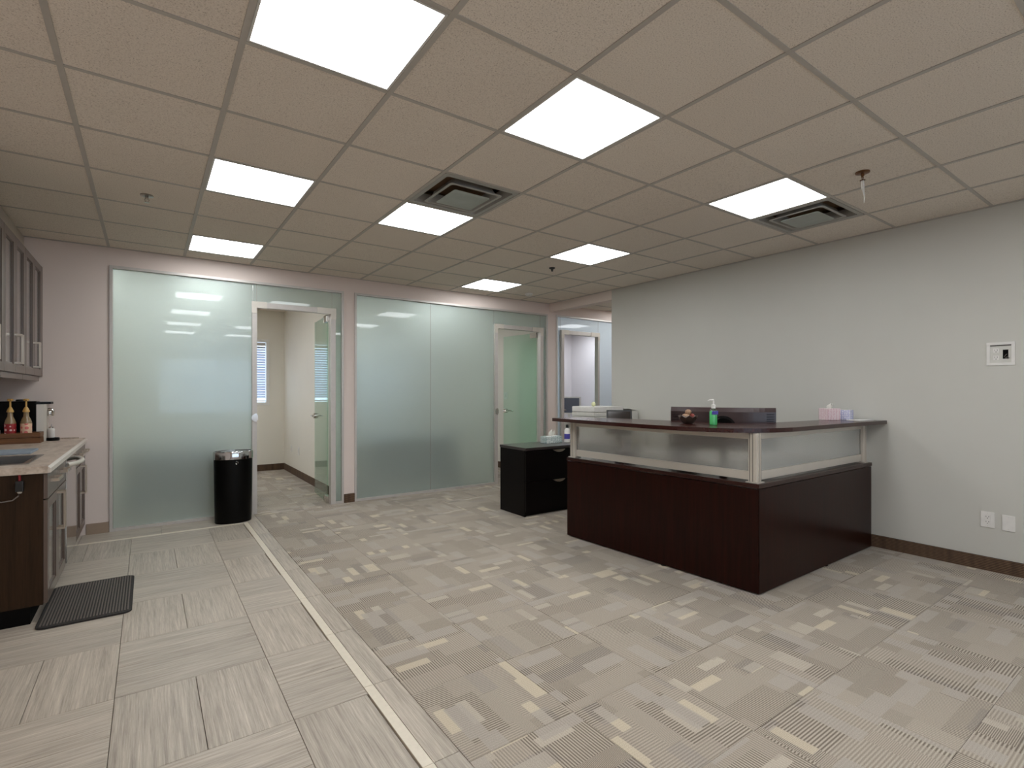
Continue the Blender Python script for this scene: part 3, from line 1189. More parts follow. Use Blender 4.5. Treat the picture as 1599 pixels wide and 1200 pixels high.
def shaker(y0, y1, z0, z1, parent, name='door', st=0.058, g=0.0022, th=0.019):
    """framed front with a recessed moulded panel; front faces +X"""
    xf = CFX[0]
    y0, y1, z0, z1 = y0 + g, y1 - g, z0 + g, z1 - g
    b = MB()
    b.box(xf - th, xf, y0, y0 + st, z0, z1, 0.0012)
    b.box(xf - th, xf, y1 - st, y1, z0, z1, 0.0012)
    b.box(xf - th, xf, y0 + st, y1 - st, z0, z0 + st, 0.0012)
    b.box(xf - th, xf, y0 + st, y1 - st, z1 - st, z1, 0.0012)
    # inner bead
    m_ = 0.010
    for a, c, d, e in ((y0 + st, y0 + st + m_, z0 + st, z1 - st), (y1 - st - m_, y1 - st, z0 + st, z1 - st),
                       (y0 + st + m_, y1 - st - m_, z0 + st, z0 + st + m_), (y0 + st + m_, y1 - st - m_, z1 - st - m_, z1 - st)):
        b.box(xf - th, xf - 0.006, a, c, d, e, 0.002)
    d_ = b.build(name, 'cab', parent)
    MB().box(xf - th + 0.001, xf - 0.011, y0 + st + m_, y1 - st - m_, z0 + st + m_, z1 - st - m_).build('inset_panel', 'cab_panel', d_)
    return d_


def slab_front(y0, y1, z0, z1, parent, name='drawer', mat='cab', g=0.0022, th=0.019):
    xf = CFX[0]
    return MB().box(xf - th, xf, y0 + g, y1 - g, z0 + g, z1 - g, 0.002).build(name, mat, parent)


def base_cabinet(y0, y1, label, dark_side):
    t = thing('base_cabinet', label, 'cabinet', (-0.79, (y0 + y1) / 2, 0), 'base cabinets under the worktop')
    b = MB()
    b.box(XL + 0.005, CF - 0.020, y0 + 0.0, y0 + 0.018, 0.10, 0.868)
    b.box(XL + 0.005, CF - 0.020, y1 - 0.018, y1, 0.10, 0.868)
    b.box(XL + 0.005, CF - 0.020, y0 + 0.018, y1 - 0.018, 0.10, 0.118)
    b.box(XL + 0.005, XL + 0.017, y0 + 0.018, y1 - 0.018, 0.118, 0.868)
    b.build('body', 'cab_side', t)
    MB().box(XL + 0.01, CF - 0.075, y0 + 0.002, y1 - 0.002, 0.0, 0.10).build('toe_kick', 'shadow_black', t)
    ym = (y0 + y1) / 2
    for a, c, q in ((y0, ym, 1), (ym, y1, -1)):
        d = slab_front(a, c, 0.715, 0.866, t)
        bar_handle(d, ((a + c) / 2 - 0.095, 0.810), ((a + c) / 2 + 0.095, 0.810))
        dr = shaker(a, c, 0.105, 0.712, t)
        hy = c - 0.03 if q > 0 else a + 0.03
        bar_handle(dr, (hy, 0.455), (hy, 0.700), w=0.013)
    return t


base_cabinet(4.03, 4.845, 'taupe base cabinet at the near end of the worktop, dark walnut side facing us', True)
base_cabinet(5.465, 6.245, 'taupe base cabinet in the corner beyond the dishwasher, against the back wall', False)

# dishwasher
t = thing('dishwasher', 'stainless steel dishwasher with curved handle between the two base cabinets', 'dishwasher', (-0.79, 5.155, 0))
MB().box(XL + 0.01, CF - 0.03, 4.852, 5.458, 0.10, 0.866).build('body', 'black', t)
MB().box(XL + 0.01, CF - 0.075, 4.852, 5.458, 0, 0.10).build('toe_kick', 'shadow_black', t)
MB().box(CF - 0.03, CF + 0.004, 4.852, 5.458, 0.112, 0.862, 0.004).build('door', 'steel', t)
hp = []
for k in range(15):
    u = k / 14
    hp.append((CF + 0.002 + 0.062 * math.sin(PI * u) ** 0.6, 4.90 + 0.51 * u, 0.814))
b = MB()
b.tube(hp, 0.0165, 10)
b.build('handle', 'alu', t, smooth=True)

# worktop with sink cut-out
wt = thing('worktop', 'beige stone worktop with a pale front edge in the kitchenette', 'worktop', (-0.79, 5.12, 0.87))
SKX0, SKX1, SKY0, SKY1 = -1.02, -0.60, 4.20, 4.72
b = MB()
WX1 = -0.462
for a, c, d, e in ((XL, WX1 - 0.012, 4.005, SKY0), (XL, WX1 - 0.012, SKY1, YB - 0.002), (XL, SKX0, SKY0, SKY1), (SKX1, WX1 - 0.012, SKY0, SKY1)):
    b.box(a, c, d, e, 0.870, CTZ)
b.build('top', 'counter', wt)
b = MB()
pr_ = [(WX1 - 0.012, 0.870), (WX1, 0.872), (WX1, 0.897), (WX1 - 0.012, CTZ)]
lo = [b.bm.verts.new((px, 4.005, pz)) for px, pz in pr_]
hi = [b.bm.verts.new((px, YB - 0.002, pz)) for px, pz in pr_]
b.bm.faces.new(lo)
b.bm.faces.new(hi[::-1])
for k in range(4):
    b.bm.faces.new((lo[k], lo[(k + 1) % 4], hi[(k + 1) % 4], hi[k]))
b.build('front_edge', 'counter_edge', wt)
MB().box(XL + 0.012, WX1 - 0.06, YB - 0.014, YB - 0.002, CTZ, CTZ + 0.012, 0.002).build('trim_4', 'counter', kind='structure')
MB().box(XL, XL + 0.012, 4.03, YB - 0.016, CTZ, CTZ + 0.09, 0.002).build('trim_3', 'counter', kind='structure')

# sink
t = thing('kitchen_sink', 'small stainless steel drop-in sink at the near end of the worktop', 'sink', (-0.81, 4.46, CTZ))
b = MB()
for a, c, d, e in ((SKX0 - .02, SKX0 + .012, SKY0 - .02, SKY1 + .02), (SKX1 - .012, SKX1 + .02, SKY0 - .02, SKY1 + .02),
                   (SKX0 + .012, SKX1 - .012, SKY0 - .02, SKY0 + .012), (SKX0 + .012, SKX1 - .012, SKY1 - .012, SKY1 + .02)):
    b.box(a, c, d, e, CTZ, CTZ + 0.005, 0.001)
b.build('rim', 'steel_soft', t)
b = MB()
zb = 0.76
b.box(SKX0 + .004, SKX0 + .008, SKY0 + .004, SKY1 - .004, zb, CTZ).box(SKX1 - .008, SKX1 - .004, SKY0 + .004, SKY1 - .004, zb, CTZ)
b.box(SKX0 + .008, SKX1 - .008, SKY0 + .004, SKY0 + .008, zb, CTZ).box(SKX0 + .008, SKX1 - .008, SKY1 - .008, SKY1 - .004, zb, CTZ)
b.box(SKX0 + .004, SKX1 - .004, SKY0 + .004, SKY1 - .004, zb - .004, zb)
b.build('basin', 'steel_soft', t)
MB().lathe((-0.81, 4.46, zb), [(0.045, 0.0), (0.045, 0.003), (0.03, 0.001)], 18).build('drain', 'chrome', t, smooth=True)


def cutlery(x, y, a, label, mat):
    c, s = math.cos(a), math.sin(a)
    z = CTZ + 0.008
    o = MB().tube([(x, y, z), (x + .09 * c, y + .09 * s, z + .003), (x + .15 * c, y + .15 * s, z + .001), (x + .175 * c, y + .175 * s, z + .002), (x + .20 * c, y + .20 * s, z + .001)],
                  [0.005, 0.003, 0.004, 0.010, 0.005], 6).build('spoon', mat, loc=(x, y, z))
    return tag(o, label, 'spoon', 'spoons lying in the sink')


# two spoons rest across the drain area at the bottom of the bowl
for (x, y, a, lab, mt) in ((-0.90, 4.52, 0.35, 'metal spoon lying in the steel sink, pointing to the room', 'chrome'),
                           (-0.93, 4.60, 0.05, 'red-handled spoon lying in the steel sink', 'red')):
    o = cutlery(x, y, a, lab, mt)
    o.location.z = zb + 0.008
# folded cloth behind the sink
o = MB().box(-1.09, -0.665, 4.86, 5.18, CTZ, CTZ + 0.014, 0.005).build('dish_towel', 'towel', loc=(-0.87, 5.0, CTZ))
tag(o, 'folded blue-grey dish towel lying on the worktop behind the sink', 'towel')

# upper cabinets
CFX[0] = -0.775
UZ0, UZ1 = 1.482, 2.47


def wall_cabinet(y0, y1, label):
    t = thing('wall_cabinet', label, 'cabinet', (-0.94, (y0 + y1) / 2, UZ0), 'upper wall cabinets')
    b = MB()
    xf = CFX[0] - 0.020
    b.box(XL + 0.003, xf, y0, y0 + 0.016, UZ0, UZ1).box(XL + 0.003, xf, y1 - 0.016, y1, UZ0, UZ1)
    b.box(XL + 0.003, xf, y0 + 0.016, y1 - 0.016, UZ0, UZ0 + 0.016).box(XL + 0.003, xf, y0 + 0.016, y1 - 0.016, UZ1 - 0.016, UZ1)
    b.box(XL + 0.003, XL + 0.012, y0 + 0.016, y1 - 0.016, UZ0 + 0.016, UZ1 - 0.016)
    b.build('body', 'cab', t)
    MB().box(xf - 0.02, xf + 0.004, y0 + 0.001, y1 - 0.001, UZ0 - 0.042, UZ0 - 0.001, 0.003).build('light_rail', 'cab', t)
    ym = (y0 + y1) / 2
    for a, c, q in ((y0, ym, 1), (ym, y1, -1)):
        dr = shaker(a, c, UZ0, UZ1, t)
        hy = c - 0.03 if q > 0 else a + 0.03
        bar_handle(dr, (hy, 1.545), (hy, 1.76), w=0.013)
    return t


wall_cabinet(3.99, 4.715, 'taupe upper cabinet at the left edge of the picture, mostly cut off')
wall_cabinet(4.717, 5.445, 'taupe upper cabinet with two doors, nearer of the two fully seen')
wall_cabinet(5.447, 6.19, 'taupe upper cabinet with two doors next to the beige back wall')
MB().box(XL, -0.90, 3.99, YB, UZ1 + 0.002, CE).build('trim_1', 'soffit', kind='structure')
MB().box(-0.80, -0.775, 6.192, YB - 0.001, UZ0, UZ1).build('trim_2', 'cab', kind='structure')

# cord with adapter hanging on the cabinet side
o = thing('power_adapter', 'black power adapter with grey cord hanging under the worktop end', 'power adapter', (-0.60, 4.012, 0.76))
MB().box(-0.612, -0.578, 3.995, 4.029, 0.775, 0.835, 0.004).build('plug_body', 'black', o)
MB().tube([(-0.596, 4.02, 0.835), (-0.597, 4.02, 0.868)], 0.006, 8).build('red_lead', 'red', o)
MB().tube([(-0.595, 4.012, 0.776), (-0.60, 4.012, 0.75), (-0.625, 4.012, 0.727), (-0.67, 4.012, 0.722), (-0.74, 4.012, 0.735), (-0.82, 4.014, 0.775), (-0.9, 4.016, 0.86)], 0.0035, 8).build('cord', 'cord', o, smooth=True)
MB().lathe((-0.595, 4.012, 0.765), [(0.009, 0), (0.011, 0.006), (0.009, 0.012)], 12).build('collar', 'alu', o)

# wooden tray with syrup bottles
t = thing('wooden_tray', 'brown wooden tray with raised sides holding the syrup bottles', 'tray', (-0.90, 5.95, CTZ))
ty0, ty1, tx0, tx1 = 5.865, 6.045, -1.085, -0.742
b = MB()
b.box(tx0, tx1, ty0, ty1, CTZ, CTZ + 0.01)
b.build('base_board', 'tray', t)
for (z0, z1) in ((CTZ + 0.01, CTZ + 0.046), (CTZ + 0.050, CTZ + 0.088)):
    MB().box(tx0, tx1, ty0, ty0 + 0.012, z0, z1, 0.001).build('side_slat', 'tray', t)
    MB().box(tx0, tx1, ty1 - 0.012, ty1, z0, z1, 0.001).build('side_slat', 'tray', t)
    MB().box(tx1 - 0.012, tx1, ty0 + 0.012, ty1 - 0.012, z0, z1, 0.001).build('side_slat', 'tray', t)
    MB().box(tx0, tx0 + 0.012, ty0 + 0.012, ty1 - 0.012, z0, z1, 0.001).build('side_slat', 'tray', t)


def syrup(x, y, label, lab_mat):
    z = CTZ + 0.011
    t = thing('syrup_bottle', label, 'bottle', (x, y, z), 'pump bottles on the tray')
    MB().lathe((x, y, z), [(0.034, 0), (0.037, 0.004), (0.037, 0.165), (0.030, 0.19), (0.019, 0.215), (0.017, 0.25)], 20).build('glass_body', 'amber', t, smooth=True)
    MB().lathe((x, y, z), [(0.0376, 0.04), (0.0378, 0.045), (0.0378, 0.150), (0.0376, 0.155)], 20).build('label', lab_mat, t, smooth=True)
    MB().lathe((x, y, z), [(0.017, 0.25), (0.023, 0.252), (0.023, 0.262), (0.014, 0.285), (0.008, 0.295)], 16).build('collar', 'gold', t, smooth=True)
    b = MB()
    b.lathe((x, y, z), [(0.0065, 0.295), (0.006, 0.345)], 10)
    b.lathe((x, y, z), [(0.008, 0.343), (0.019, 0.350), (0.021, 0.358), (0.015, 0.364)], 16)
    b.tube([(x, y, z + 0.352), (x + 0.01, y - 0.03, z + 0.353), (x + 0.014, y - 0.045, z + 0.346)], [0.006, 0.005, 0.004], 8)
    b.build('pump', 'gold', t, smooth=True)


syrup(-0.940, 5.95, 'gold pump syrup bottle with a red label, left one in the tray', 'label_red')
syrup(-0.842, 5.95, 'gold pump syrup bottle with a peach label, right one in the tray', 'label_pink')
o = MB().lathe((-1.035, 5.945, CTZ + 0.011), [(0.030, 0), (0.034, 0.004), (0.036, 0.10), (0.030, 0.112), (0.012, 0.114)], 18).build('white_jar', 'white', loc=(-1.035, 5.945, CTZ + 0.011), smooth=True)
tag(o, 'small white jar at the left end of the wooden tray', 'jar')

# coffee machine
t = thing('coffee_machine', 'black coffee machine with silver front behind the syrup bottles', 'coffee machine', (-0.93, 6.14, CTZ))
MB().box(-1.10, -0.79, 6.065, 6.225, CTZ, 1.262, 0.008).build('body', 'gloss_black', t)
MB().prism([(-0.792, 6.060), (-0.745, 6.064), (-0.728, 6.075), (-0.728, 6.215), (-0.745, 6.226), (-0.792, 6.228)], CTZ + 0.001, 1.235, 0.002).build('front_panel', 'alu', t)
MB().prism([(-0.795, 6.055), (-0.70, 6.075), (-0.69, 6.145), (-0.70, 6.21), (-0.795, 6.23)], 1.236, 1.256, 0.003).build('top_cover', 'gloss_black', t)
MB().lathe((-0.90, 6.13, 1.262), [(0.035, 0), (0.035, 0.012), (0.03, 0.016)], 18).build('lid_knob', 'black', t, smooth=True)
b = MB()
b.tube([(-0.73, 6.12, 1.185), (-0.695, 6.12, 1.187), (-0.688, 6.12, 1.17), (-0.688, 6.12, 1.13)], [0.014, 0.014, 0.012, 0.007], 10)
b.lathe((-0.712, 6.12, 1.15), [(0.018, -0.02), (0.022, 0), (0.018, 0.02)], 14)
b.build('spout', 'chrome', t, smooth=True)
MB().lathe((-0.690, 6.10, CTZ), [(0.046, 0), (0.048, 0.004), (0.048, 0.024), (0.042, 0.028)], 22).build('drip_tray', 'gloss_black', t, smooth=True)
t = thing('soap_bottle', 'white bottle with silver neck standing on the round drip tray', 'bottle', (-0.70, 6.095, CTZ + 0.028))
MB().lathe((-0.70, 6.095, CTZ + 0.028), [(0.024, 0), (0.026, 0.003), (0.026, 0.075), (0.020, 0.082)], 16).build('body', 'white', t, smooth=True)
MB().lathe((-0.70, 6.095, CTZ + 0.028), [(0.017, 0.082), (0.017, 0.096), (0.006, 0.10), (0.006, 0.12)], 14).build('neck', 'chrome', t, smooth=True)

# floor mat with raised ribs
t = thing('floor_mat', 'dark ribbed rubber mat with rounded corners on the tiled floor', 'mat', (-0.29, 4.27, 0))
mx0, mx1, my0, my1 = -0.52, -0.078, 3.89, 4.655


def rrect(x0, x1, y0, y1, r, n=6):
    out = []
    for (cx, cy, a0) in ((x1 - r, y1 - r, 0), (x0 + r, y1 - r, PI / 2), (x0 + r, y0 + r, PI), (x1 - r, y0 + r, 1.5 * PI)):
        for k in range(n + 1):
            a = a0 + PI / 2 * k / n
            out.append((cx + r * math.cos(a), cy + r * math.sin(a)))
    return out


MB().prism(rrect(mx0, mx1, my0, my1, 0.045), 0.0008, 0.011, 0.003).build('base', 'mat', t)
x = mx0 + 0.018
while x < mx1 - 0.016:
    MB().box(x, x + 0.007, my0 + 0.025, my1 - 0.025, 0.0105, 0.0155, 0.0012).build('rib', 'mat_rib', t)
    x += 0.0148

# waste bin
bx, by = 0.725, 6.015
t = thing('waste_bin', 'oval black waste bin with a stainless rim in front of the frosted glass', 'bin', (bx, by, 0))
ax, ay = 0.182, 0.118
prof = [(0.90, 0.001), (0.93, 0.012), (0.965, 0.35), (0.985, 0.665)]
MB().lathe((bx, by, 0), [(r, z) for r, z in prof], 48, ax, ay).build('body', 'gloss_black', t, smooth=True)
b = MB()
b.lathe((bx, by, 0), [(1.0, 0.652), (1.02, 0.654), (1.02, 0.722), (0.985, 0.735), (0.93, 0.735), (0.925, 0.72)], 48, ax, ay, cap=False)
b.build('rim', 'steel', t, smooth=True)
MB().lathe((bx, by, 0), [(0.92, 0.716), (0.925, 0.722), (0.5, 0.728), (0.01, 0.729)], 48, ax, ay).build('lid', 'trash_inner', t, smooth=True)
b = MB()
b.tube([(bx + .015, by - ay * 0.99, 0.634), (bx + .008, by - ay - 0.004, 0.628), (bx + .006, by - ay - 0.004, 0.612), (bx + .018, by - ay - 0.002, 0.606)], 0.003, 6)
b.tube([(bx + .022, by - ay - 0.001, 0.632), (bx + .030, by - ay - 0.001, 0.622), (bx + .026, by - ay - 0.001, 0.614)], 0.0026, 6)
b.build('emblem', 'chrome', t)

# ================================================================== RECEPTION DESK
DT = 0.735
C0 = Vector((3.272, 1.815))     # outer corner
CL = Vector((3.192, 3.610))     # far left end
CR = Vector((5.095, 1.822))     # right end by the wall
desk = thing('reception_desk', 'large L-shaped dark wood reception desk with frosted screen and raised counter', 'desk', (4.0, 2.4, 0))
dl = (CL - C0).normalized()
nl = Vector((dl.y, -dl.x))       # into the desk from the left face
dr_ = (CR - C0).normalized()
nr = Vector((-dr_.y, dr_.x))


def P(a, b_):
    """plan point: a along left arm from the corner, b_ inwards"""
    return C0 + dl * a + nl * b_


LL = (CL - C0).length
LR = (CR - C0).length
MB().prism([C0 + nl * 0.0 + Vector((0.004, 0.0)), CL, CL + nl * 0.028, C0 + nl * 0.028 + Vector((0, 0.028))], 0.012, 0.700, 0.001).build('front_panel', 'espresso', desk)
MB().prism([C0 + Vector((0.006, -0.002)), CR, CR + nr * 0.028, C0 + Vector((0.030, 0.026))], 0.012, 0.700, 0.001).build('side_panel', 'espresso', desk)
MB().prism([CL + nl * 0.030 - dl * 0.028, CL + nl * 0.72 - dl * 0.028, CL + nl * 0.72, CL + nl * 0.030], 0.012, 0.700).build('end_panel', 'espresso', desk)
MB().prism([CR + nr * 0.030 - dr_ * 0.028, CR + nr * 0.70 - dr_ * 0.028, CR + nr * 0.70, CR + nr * 0.030], 0.012, 0.700).build('end_panel', 'espresso', desk)
MB().box(3.95, 3.98, 2.56, 3.1, 0.012, 0.70).build('support_panel', 'espresso', desk)
o_ = 0.004
inner = C0 + dl * 0.72 + nl * 0.72
MB().prism([C0 - nl * o_ - Vector((0, o_ + 0.002)), CR - nr * o_ + dr_ * 0.004, CR + nr * 0.72 + dr_ * 0.004, inner, CL + nl * 0.74 + dl * 0.004, CL - nl * o_ + dl * 0.004][::1], 0.706, DT, 0.002).build('desk_top', 'espresso_h', desk)
for p in (C0 + Vector((0.06, 0.06)), CL + nl * 0.06 - dl * 0.06, CR + nr * 0.06 - dr_ * 0.06, C0 + dr_ * 1.0 + nr * 0.02, P(0.75, 0.02)):
    MB().lathe((p.x, p.y, 0), [(0.02, 0.001), (0.02, 0.013)], 12).build('glide_foot', 'black', desk)

# aluminium posts
PZ1 = 1.068


def post(c, label=None):
    b = MB()
    w_ = 0.031
    b.box(c.x - w_, c.x + w_, c.y - w_, c.y + w_, DT + 0.006, PZ1, 0.009)
    for s in (-1, 1):
        for q in (-0.35, 0.35):
            b.box(c.x + s * (w_ + 0.001) - 0.0015, c.x + s * (w_ + 0.001) + 0.0015, c.y + q * w_ - 0.004, c.y + q * w_ + 0.004, DT + 0.006, PZ1)
            b.box(c.x + q * w_ - 0.004, c.x + q * w_ + 0.004, c.y + s * (w_ + 0.001) - 0.0015, c.y + s * (w_ + 0.001) + 0.0015, DT + 0.006, PZ1)
    p = b.build('post', 'alu', desk)
    b = MB()
    for s in (-1, 1):
        for q in (-0.08, 0.62):
            b.box(c.x + s * (w_ + 0.0004) - 0.0008, c.x + s * (w_ + 0.0004) + 0.0008, c.y + q * w_ - 0.0016, c.y + q * w_ + 0.0016, DT + 0.008, PZ1 - 0.001)
            b.box(c.x + q * w_ - 0.0016, c.x + q * w_ + 0.0016, c.y + s * (w_ + 0.0004) - 0.0008, c.y + s * (w_ + 0.0004) + 0.0008, DT + 0.008, PZ1 - 0.001)
    b.build('groove_shade', 'plate_shadow', p)  # raised dark strips that colour in the shade of the post's grooves
    MB().box(c.x - w_ - 0.012, c.x + w_ + 0.012, c.y - w_ - 0.012, c.y + w_ + 0.012, DT, DT + 0.007, 0.002).build('foot_plate', 'alu', p)
    return c


pc = C0 + Vector((0.055, 0.055))
pl = CL + nl * 0.055 - dl * 0.045
prr = CR + nr * 0.055 - dr_ * 0.060
for c in (pc, pl, prr):
    post(c)


def screen(a, b_):
    d = (b_ - a).normalized()
    n = Vector((-d.y, d.x))
    a2, b2 = a + d * 0.033, b_ - d * 0.033
    bar = lambda off, t_, z0, z1, nm, mt: MB().prism([a2 + n * (off - t_), b2 + n * (off - t_), b2 + n * (off + t_), a2 + n * (off + t_)], z0, z1, 0.002).build(nm, mt, desk)
    bar(0, 0.013, DT + 0.014, DT + 0.072, 'lower_rail', 'alu')
    bar(0, 0.013, 1.024, 1.067, 'upper_rail', 'alu')
    bar(0, 0.003, DT + 0.072, 1.024, 'frosted_screen', 'acrylic')


screen(pl, pc)
screen(pc, prr)

# raised counter top
def arc(p0, p1, p2, n=14):
    out = []
    for k in range(n + 1):
        u = k / n
        out.append(p0 * (1 - u) ** 2 + p1 * 2 * u * (1 - u) + p2 * u * u)
    return out


TZ0, TZ1 = 1.070, 1.100
outer = [Vector((3.085, 3.70)), Vector((3.045, 3.1)), Vector((3.035, 2.6))] + arc(Vector((3.045, 2.36)), Vector((3.07, 1.83)), Vector((3.60, 1.755)))[0:] + [Vector((4.1, 1.750)), Vector((4.6, 1.74)), Vector((5.142, 1.722))]
inner_ = [Vector((5.142, 1.99)), Vector((4.75, 2.09)), Vector((4.1, 2.12)), Vector((3.78, 2.17)), Vector((3.66, 2.33)), Vector((3.62, 2.75)), Vector((3.56, 3.2)), Vector((3.47, 3.50)), Vector((3.26, 3.70))]
MB().prism(outer + inner_, TZ0, TZ1, 0.003).build('raised_counter', 'espresso_edge', desk)

# ---- things on the raised counter
# hand sanitizer
hx, hy = 3.395, 2.225
t = thing('hand_sanitizer', 'pump bottle of bright green hand sanitizer on the raised counter', 'bottle', (hx, hy, TZ1))
S = [(0.028, 0), (0.031, 0.004), (0.031, 0.092), (0.026, 0.104)]
MB().lathe((hx, hy, TZ1 + 0.001), S, 22, 1.05, 0.8).build('gel', 'green_gel', t, smooth=True)
MB().lathe((hx, hy, TZ1), [(0.029, 0), (0.0325, 0.004), (0.0325, 0.098), (0.026, 0.112), (0.012, 0.120), (0.012, 0.126)], 22, 1.05, 0.8).build('bottle_body', 'clear_plastic', t, smooth=True)
b = MB()
for k in range(7):
    a = math.radians(-165 + 14 * k) + 0.25
    b.box(hx + 1.05 * .0335 * math.cos(a) - .0045, hx + 1.05 * .0335 * math.cos(a) + .0045, hy + .8 * .0335 * math.sin(a) - .002, hy + .8 * .0335 * math.sin(a) + .002, TZ1 + 0.078, TZ1 + 0.104)
b.build('label', 'cap_blue', t)
MB().lathe((hx, hy, TZ1), [(0.015, 0.122), (0.015, 0.148), (0.006, 0.152), (0.005, 0.180)], 16).build('cap', 'white', t, smooth=True)
MB().tube([(hx, hy, TZ1 + 0.183), (hx - 0.022, hy + 0.014, TZ1 + 0.184), (hx - 0.034, hy + 0.022, TZ1 + 0.178)], [0.0075, 0.005, 0.0035], 8).build('pump', 'white', t, smooth=True)

# carved bowl with decorative balls
bx_, by_ = 3.375, 2.43
t = thing('decorative_bowl', 'dark petal-shaped bowl of decorative balls left of the hand sanitizer', 'bowl', (bx_, by_, TZ1))
b = MB()
seg = 32
ringsv = []
for r, z in ((0.012, 0.002), (0.034, 0.003), (0.050, 0.018), (0.062, 0.036), (0.070, 0.055)):
    row = []
    for k in range(seg):
        a = 2 * PI * k / seg
        lift = max(0, (z - 0.018)) * 0.22 * math.cos(a * 8)
        row.append(b.bm.verts.new((bx_ + math.cos(a) * (r + lift * .3), by_ + math.sin(a) * (r + lift * .3), TZ1 + z + lift)))
    ringsv.append(row)
inn = [[b.bm.verts.new((bx_ + (v.co.x - bx_) * 0.93, by_ + (v.co.y - by_) * 0.93, v.co.z + 0.004)) for v in row] for row in ringsv]
for rs_ in (ringsv, inn):
    for a_, c_ in zip(rs_, rs_[1:]):
        for k in range(seg):
            b.bm.faces.new((a_[k], a_[(k + 1) % seg], c_[(k + 1) % seg], c_[k]))
for k in range(seg):
    b.bm.faces.new((ringsv[-1][k], ringsv[-1][(k + 1) % seg], inn[-1][(k + 1) % seg], inn[-1][k]))
b.bm.faces.new(ringsv[0])
b.bm.faces.new(inn[0])
b.build('bowl', 'bowl', t, smooth=True)
balls = [(-0.028, -0.012, 0.030, 'pot_tan', 'tan woven ball at the left of the dark bowl'),
         (0.024, -0.018, 0.032, 'pot_red', 'red-brown ball at the front right of the dark bowl'),
         (0.002, 0.026, 0.032, 'pot_tan', 'tan ball at the back of the dark bowl'),
         (0.034, 0.016, 0.036, 'pot_tan', 'small tan ball at the right rim of the dark bowl'),
         (0.000, -0.004, 0.066, 'pot_tan', 'tan ball on top of the heap in the dark bowl')]
for dx, dy, dz, mt, lab in balls:
    o = MB().sphere((bx_ + dx, by_ + dy, TZ1 + dz + 0.022), 0.024, 2, jit=0.06).build('decorative_ball', mt, loc=(bx_ + dx, by_ + dy, TZ1 + dz + 0.022), smooth=True)
    tag(o, lab, 'ball', 'decorative balls in the bowl')


def tissue_plume(b, x, y, z, h, w_):
    """crumpled sheet rising from a slot"""
    n, m_ = 9, 5
    g = []
    for i in range(n):
        row = []
        for j in range(m_):
            u, v = i / (n - 1), j / (m_ - 1)
            ww = w_ * (1 - 0.45 * v) * (0.7 + 0.3 * math.sin(PI * v))
            row.append(b.bm.verts.new((x + (u - .5) * ww * 2 + 0.3 * w_ * v, y + math.sin(u * 9 + v * 3) * w_ * 0.28, z + h * v * (0.8 + 0.2 * math.sin(u * 7)))))
        g.append(row)
    for i in range(n - 1):
        for j in range(m_ - 1):
            b.bm.faces.new((g[i][j], g[i + 1][j], g[i + 1][j + 1], g[i][j + 1]))
    r = bmesh.ops.solidify(b.bm, geom=b.bm.faces[:], thickness=0.0015)


def tissue_box(cx, cy, z, lx, ly, h, rot, mat, label, plume=True, ph=0.06):
    t = thing('tissue_box', label, 'tissue box', (cx, cy, z), 'tissue boxes')
    MB().box(cx - lx / 2, cx + lx / 2, cy - ly / 2, cy + ly / 2, z + 0.001, z + h, 0.003, RZ(rot)).build('carton', mat, t)
    MB().lathe((cx, cy, z + h), [(1.0, 0.0), (1.0, 0.0012)], 20, lx * 0.3, ly * 0.22).build('slot', 'paper', t)
    if plume:
        b = MB()
        tissue_plume(b, cx, cy, z + h + 0.001, ph, min(lx, ly) * 0.42)
        b.build('tissue', 'tissue', t, smooth=True)
    return t


tissue_box(4.835, 2.045, TZ1, 0.115, 0.115, 0.100, -0.5, 'tissue_pink', 'pink patterned tissue box with a white tissue, on the raised counter', True, 0.045)
tissue_box(4.995, 2.00, TZ1, 0.105, 0.125, 0.085, 0.1, 'tissue_blue', 'lavender patterned tissue box right of the pink one', False)
o = MB().box(4.90, 5.12, 1.82, 1.93, TZ1, TZ1 + 0.004, 0, RZ(-0.10)).build('paper_sheet', 'paper', loc=(5.01, 1.87, TZ1))
tag(o, 'flat white paper at the wall end of the raised counter', 'paper')

# ---- things behind the screen
# curved monitor seen from behind
mc = Vector((3.845, 2.45))
vd = Vector((math.sin(YAW), math.cos(YAW)))
mrot = math.atan2(mc.y, mc.x) - 0.05
mdir = Vector((math.cos(mrot), math.sin(mrot)))    # screen looks this way (away from viewer)
mr = Vector((mdir.y, -mdir.x))
t = thing('curved_monitor', 'wide curved dark monitor seen from behind, above the raised counter', 'monitor', (mc.x, mc.y, DT))
b = MB()
n = 20
W2, MZ0, MZ1 = 0.405, 0.865, 1.215
fr, bk = [], []
for k in range(n + 1):
    u = -1 + 2 * k / n
    curve = 0.060 * u * u
    p = mc + mr * (u * W2) + mdir * curve
    fr.append(p + mdir * 0.018)
    bk.append(p - mdir * (0.014 + 0.03 * (1 - u * u)))
cols = []
for k in range(n + 1):
    q = mc * 0
    cols.append([b.bm.verts.new((fr[k].x, fr[k].y, MZ0)), b.bm.verts.new((fr[k].x, fr[k].y, MZ1)),
                 b.bm.verts.new((bk[k].x * .3 + fr[k].x * .7, bk[k].y * .3 + fr[k].y * .7, MZ1)),
                 b.bm.verts.new((bk[k].x, bk[k].y, MZ1 - 0.035)), b.bm.verts.new((bk[k].x, bk[k].y, MZ0 + 0.03)),
                 b.bm.verts.new((bk[k].x * .3 + fr[k].x * .7, bk[k].y * .3 + fr[k].y * .7, MZ0))])
for k in range(n):
    for j in range(6):
        l = (j + 1) % 6
        b.bm.faces.new((cols[k][j], cols[k][l], cols[k + 1][l], cols[k + 1][j]))
b.bm.faces.new(cols[0])
b.bm.faces.new(cols[-1][::-1])
b.build('shell', 'mon_back', t)
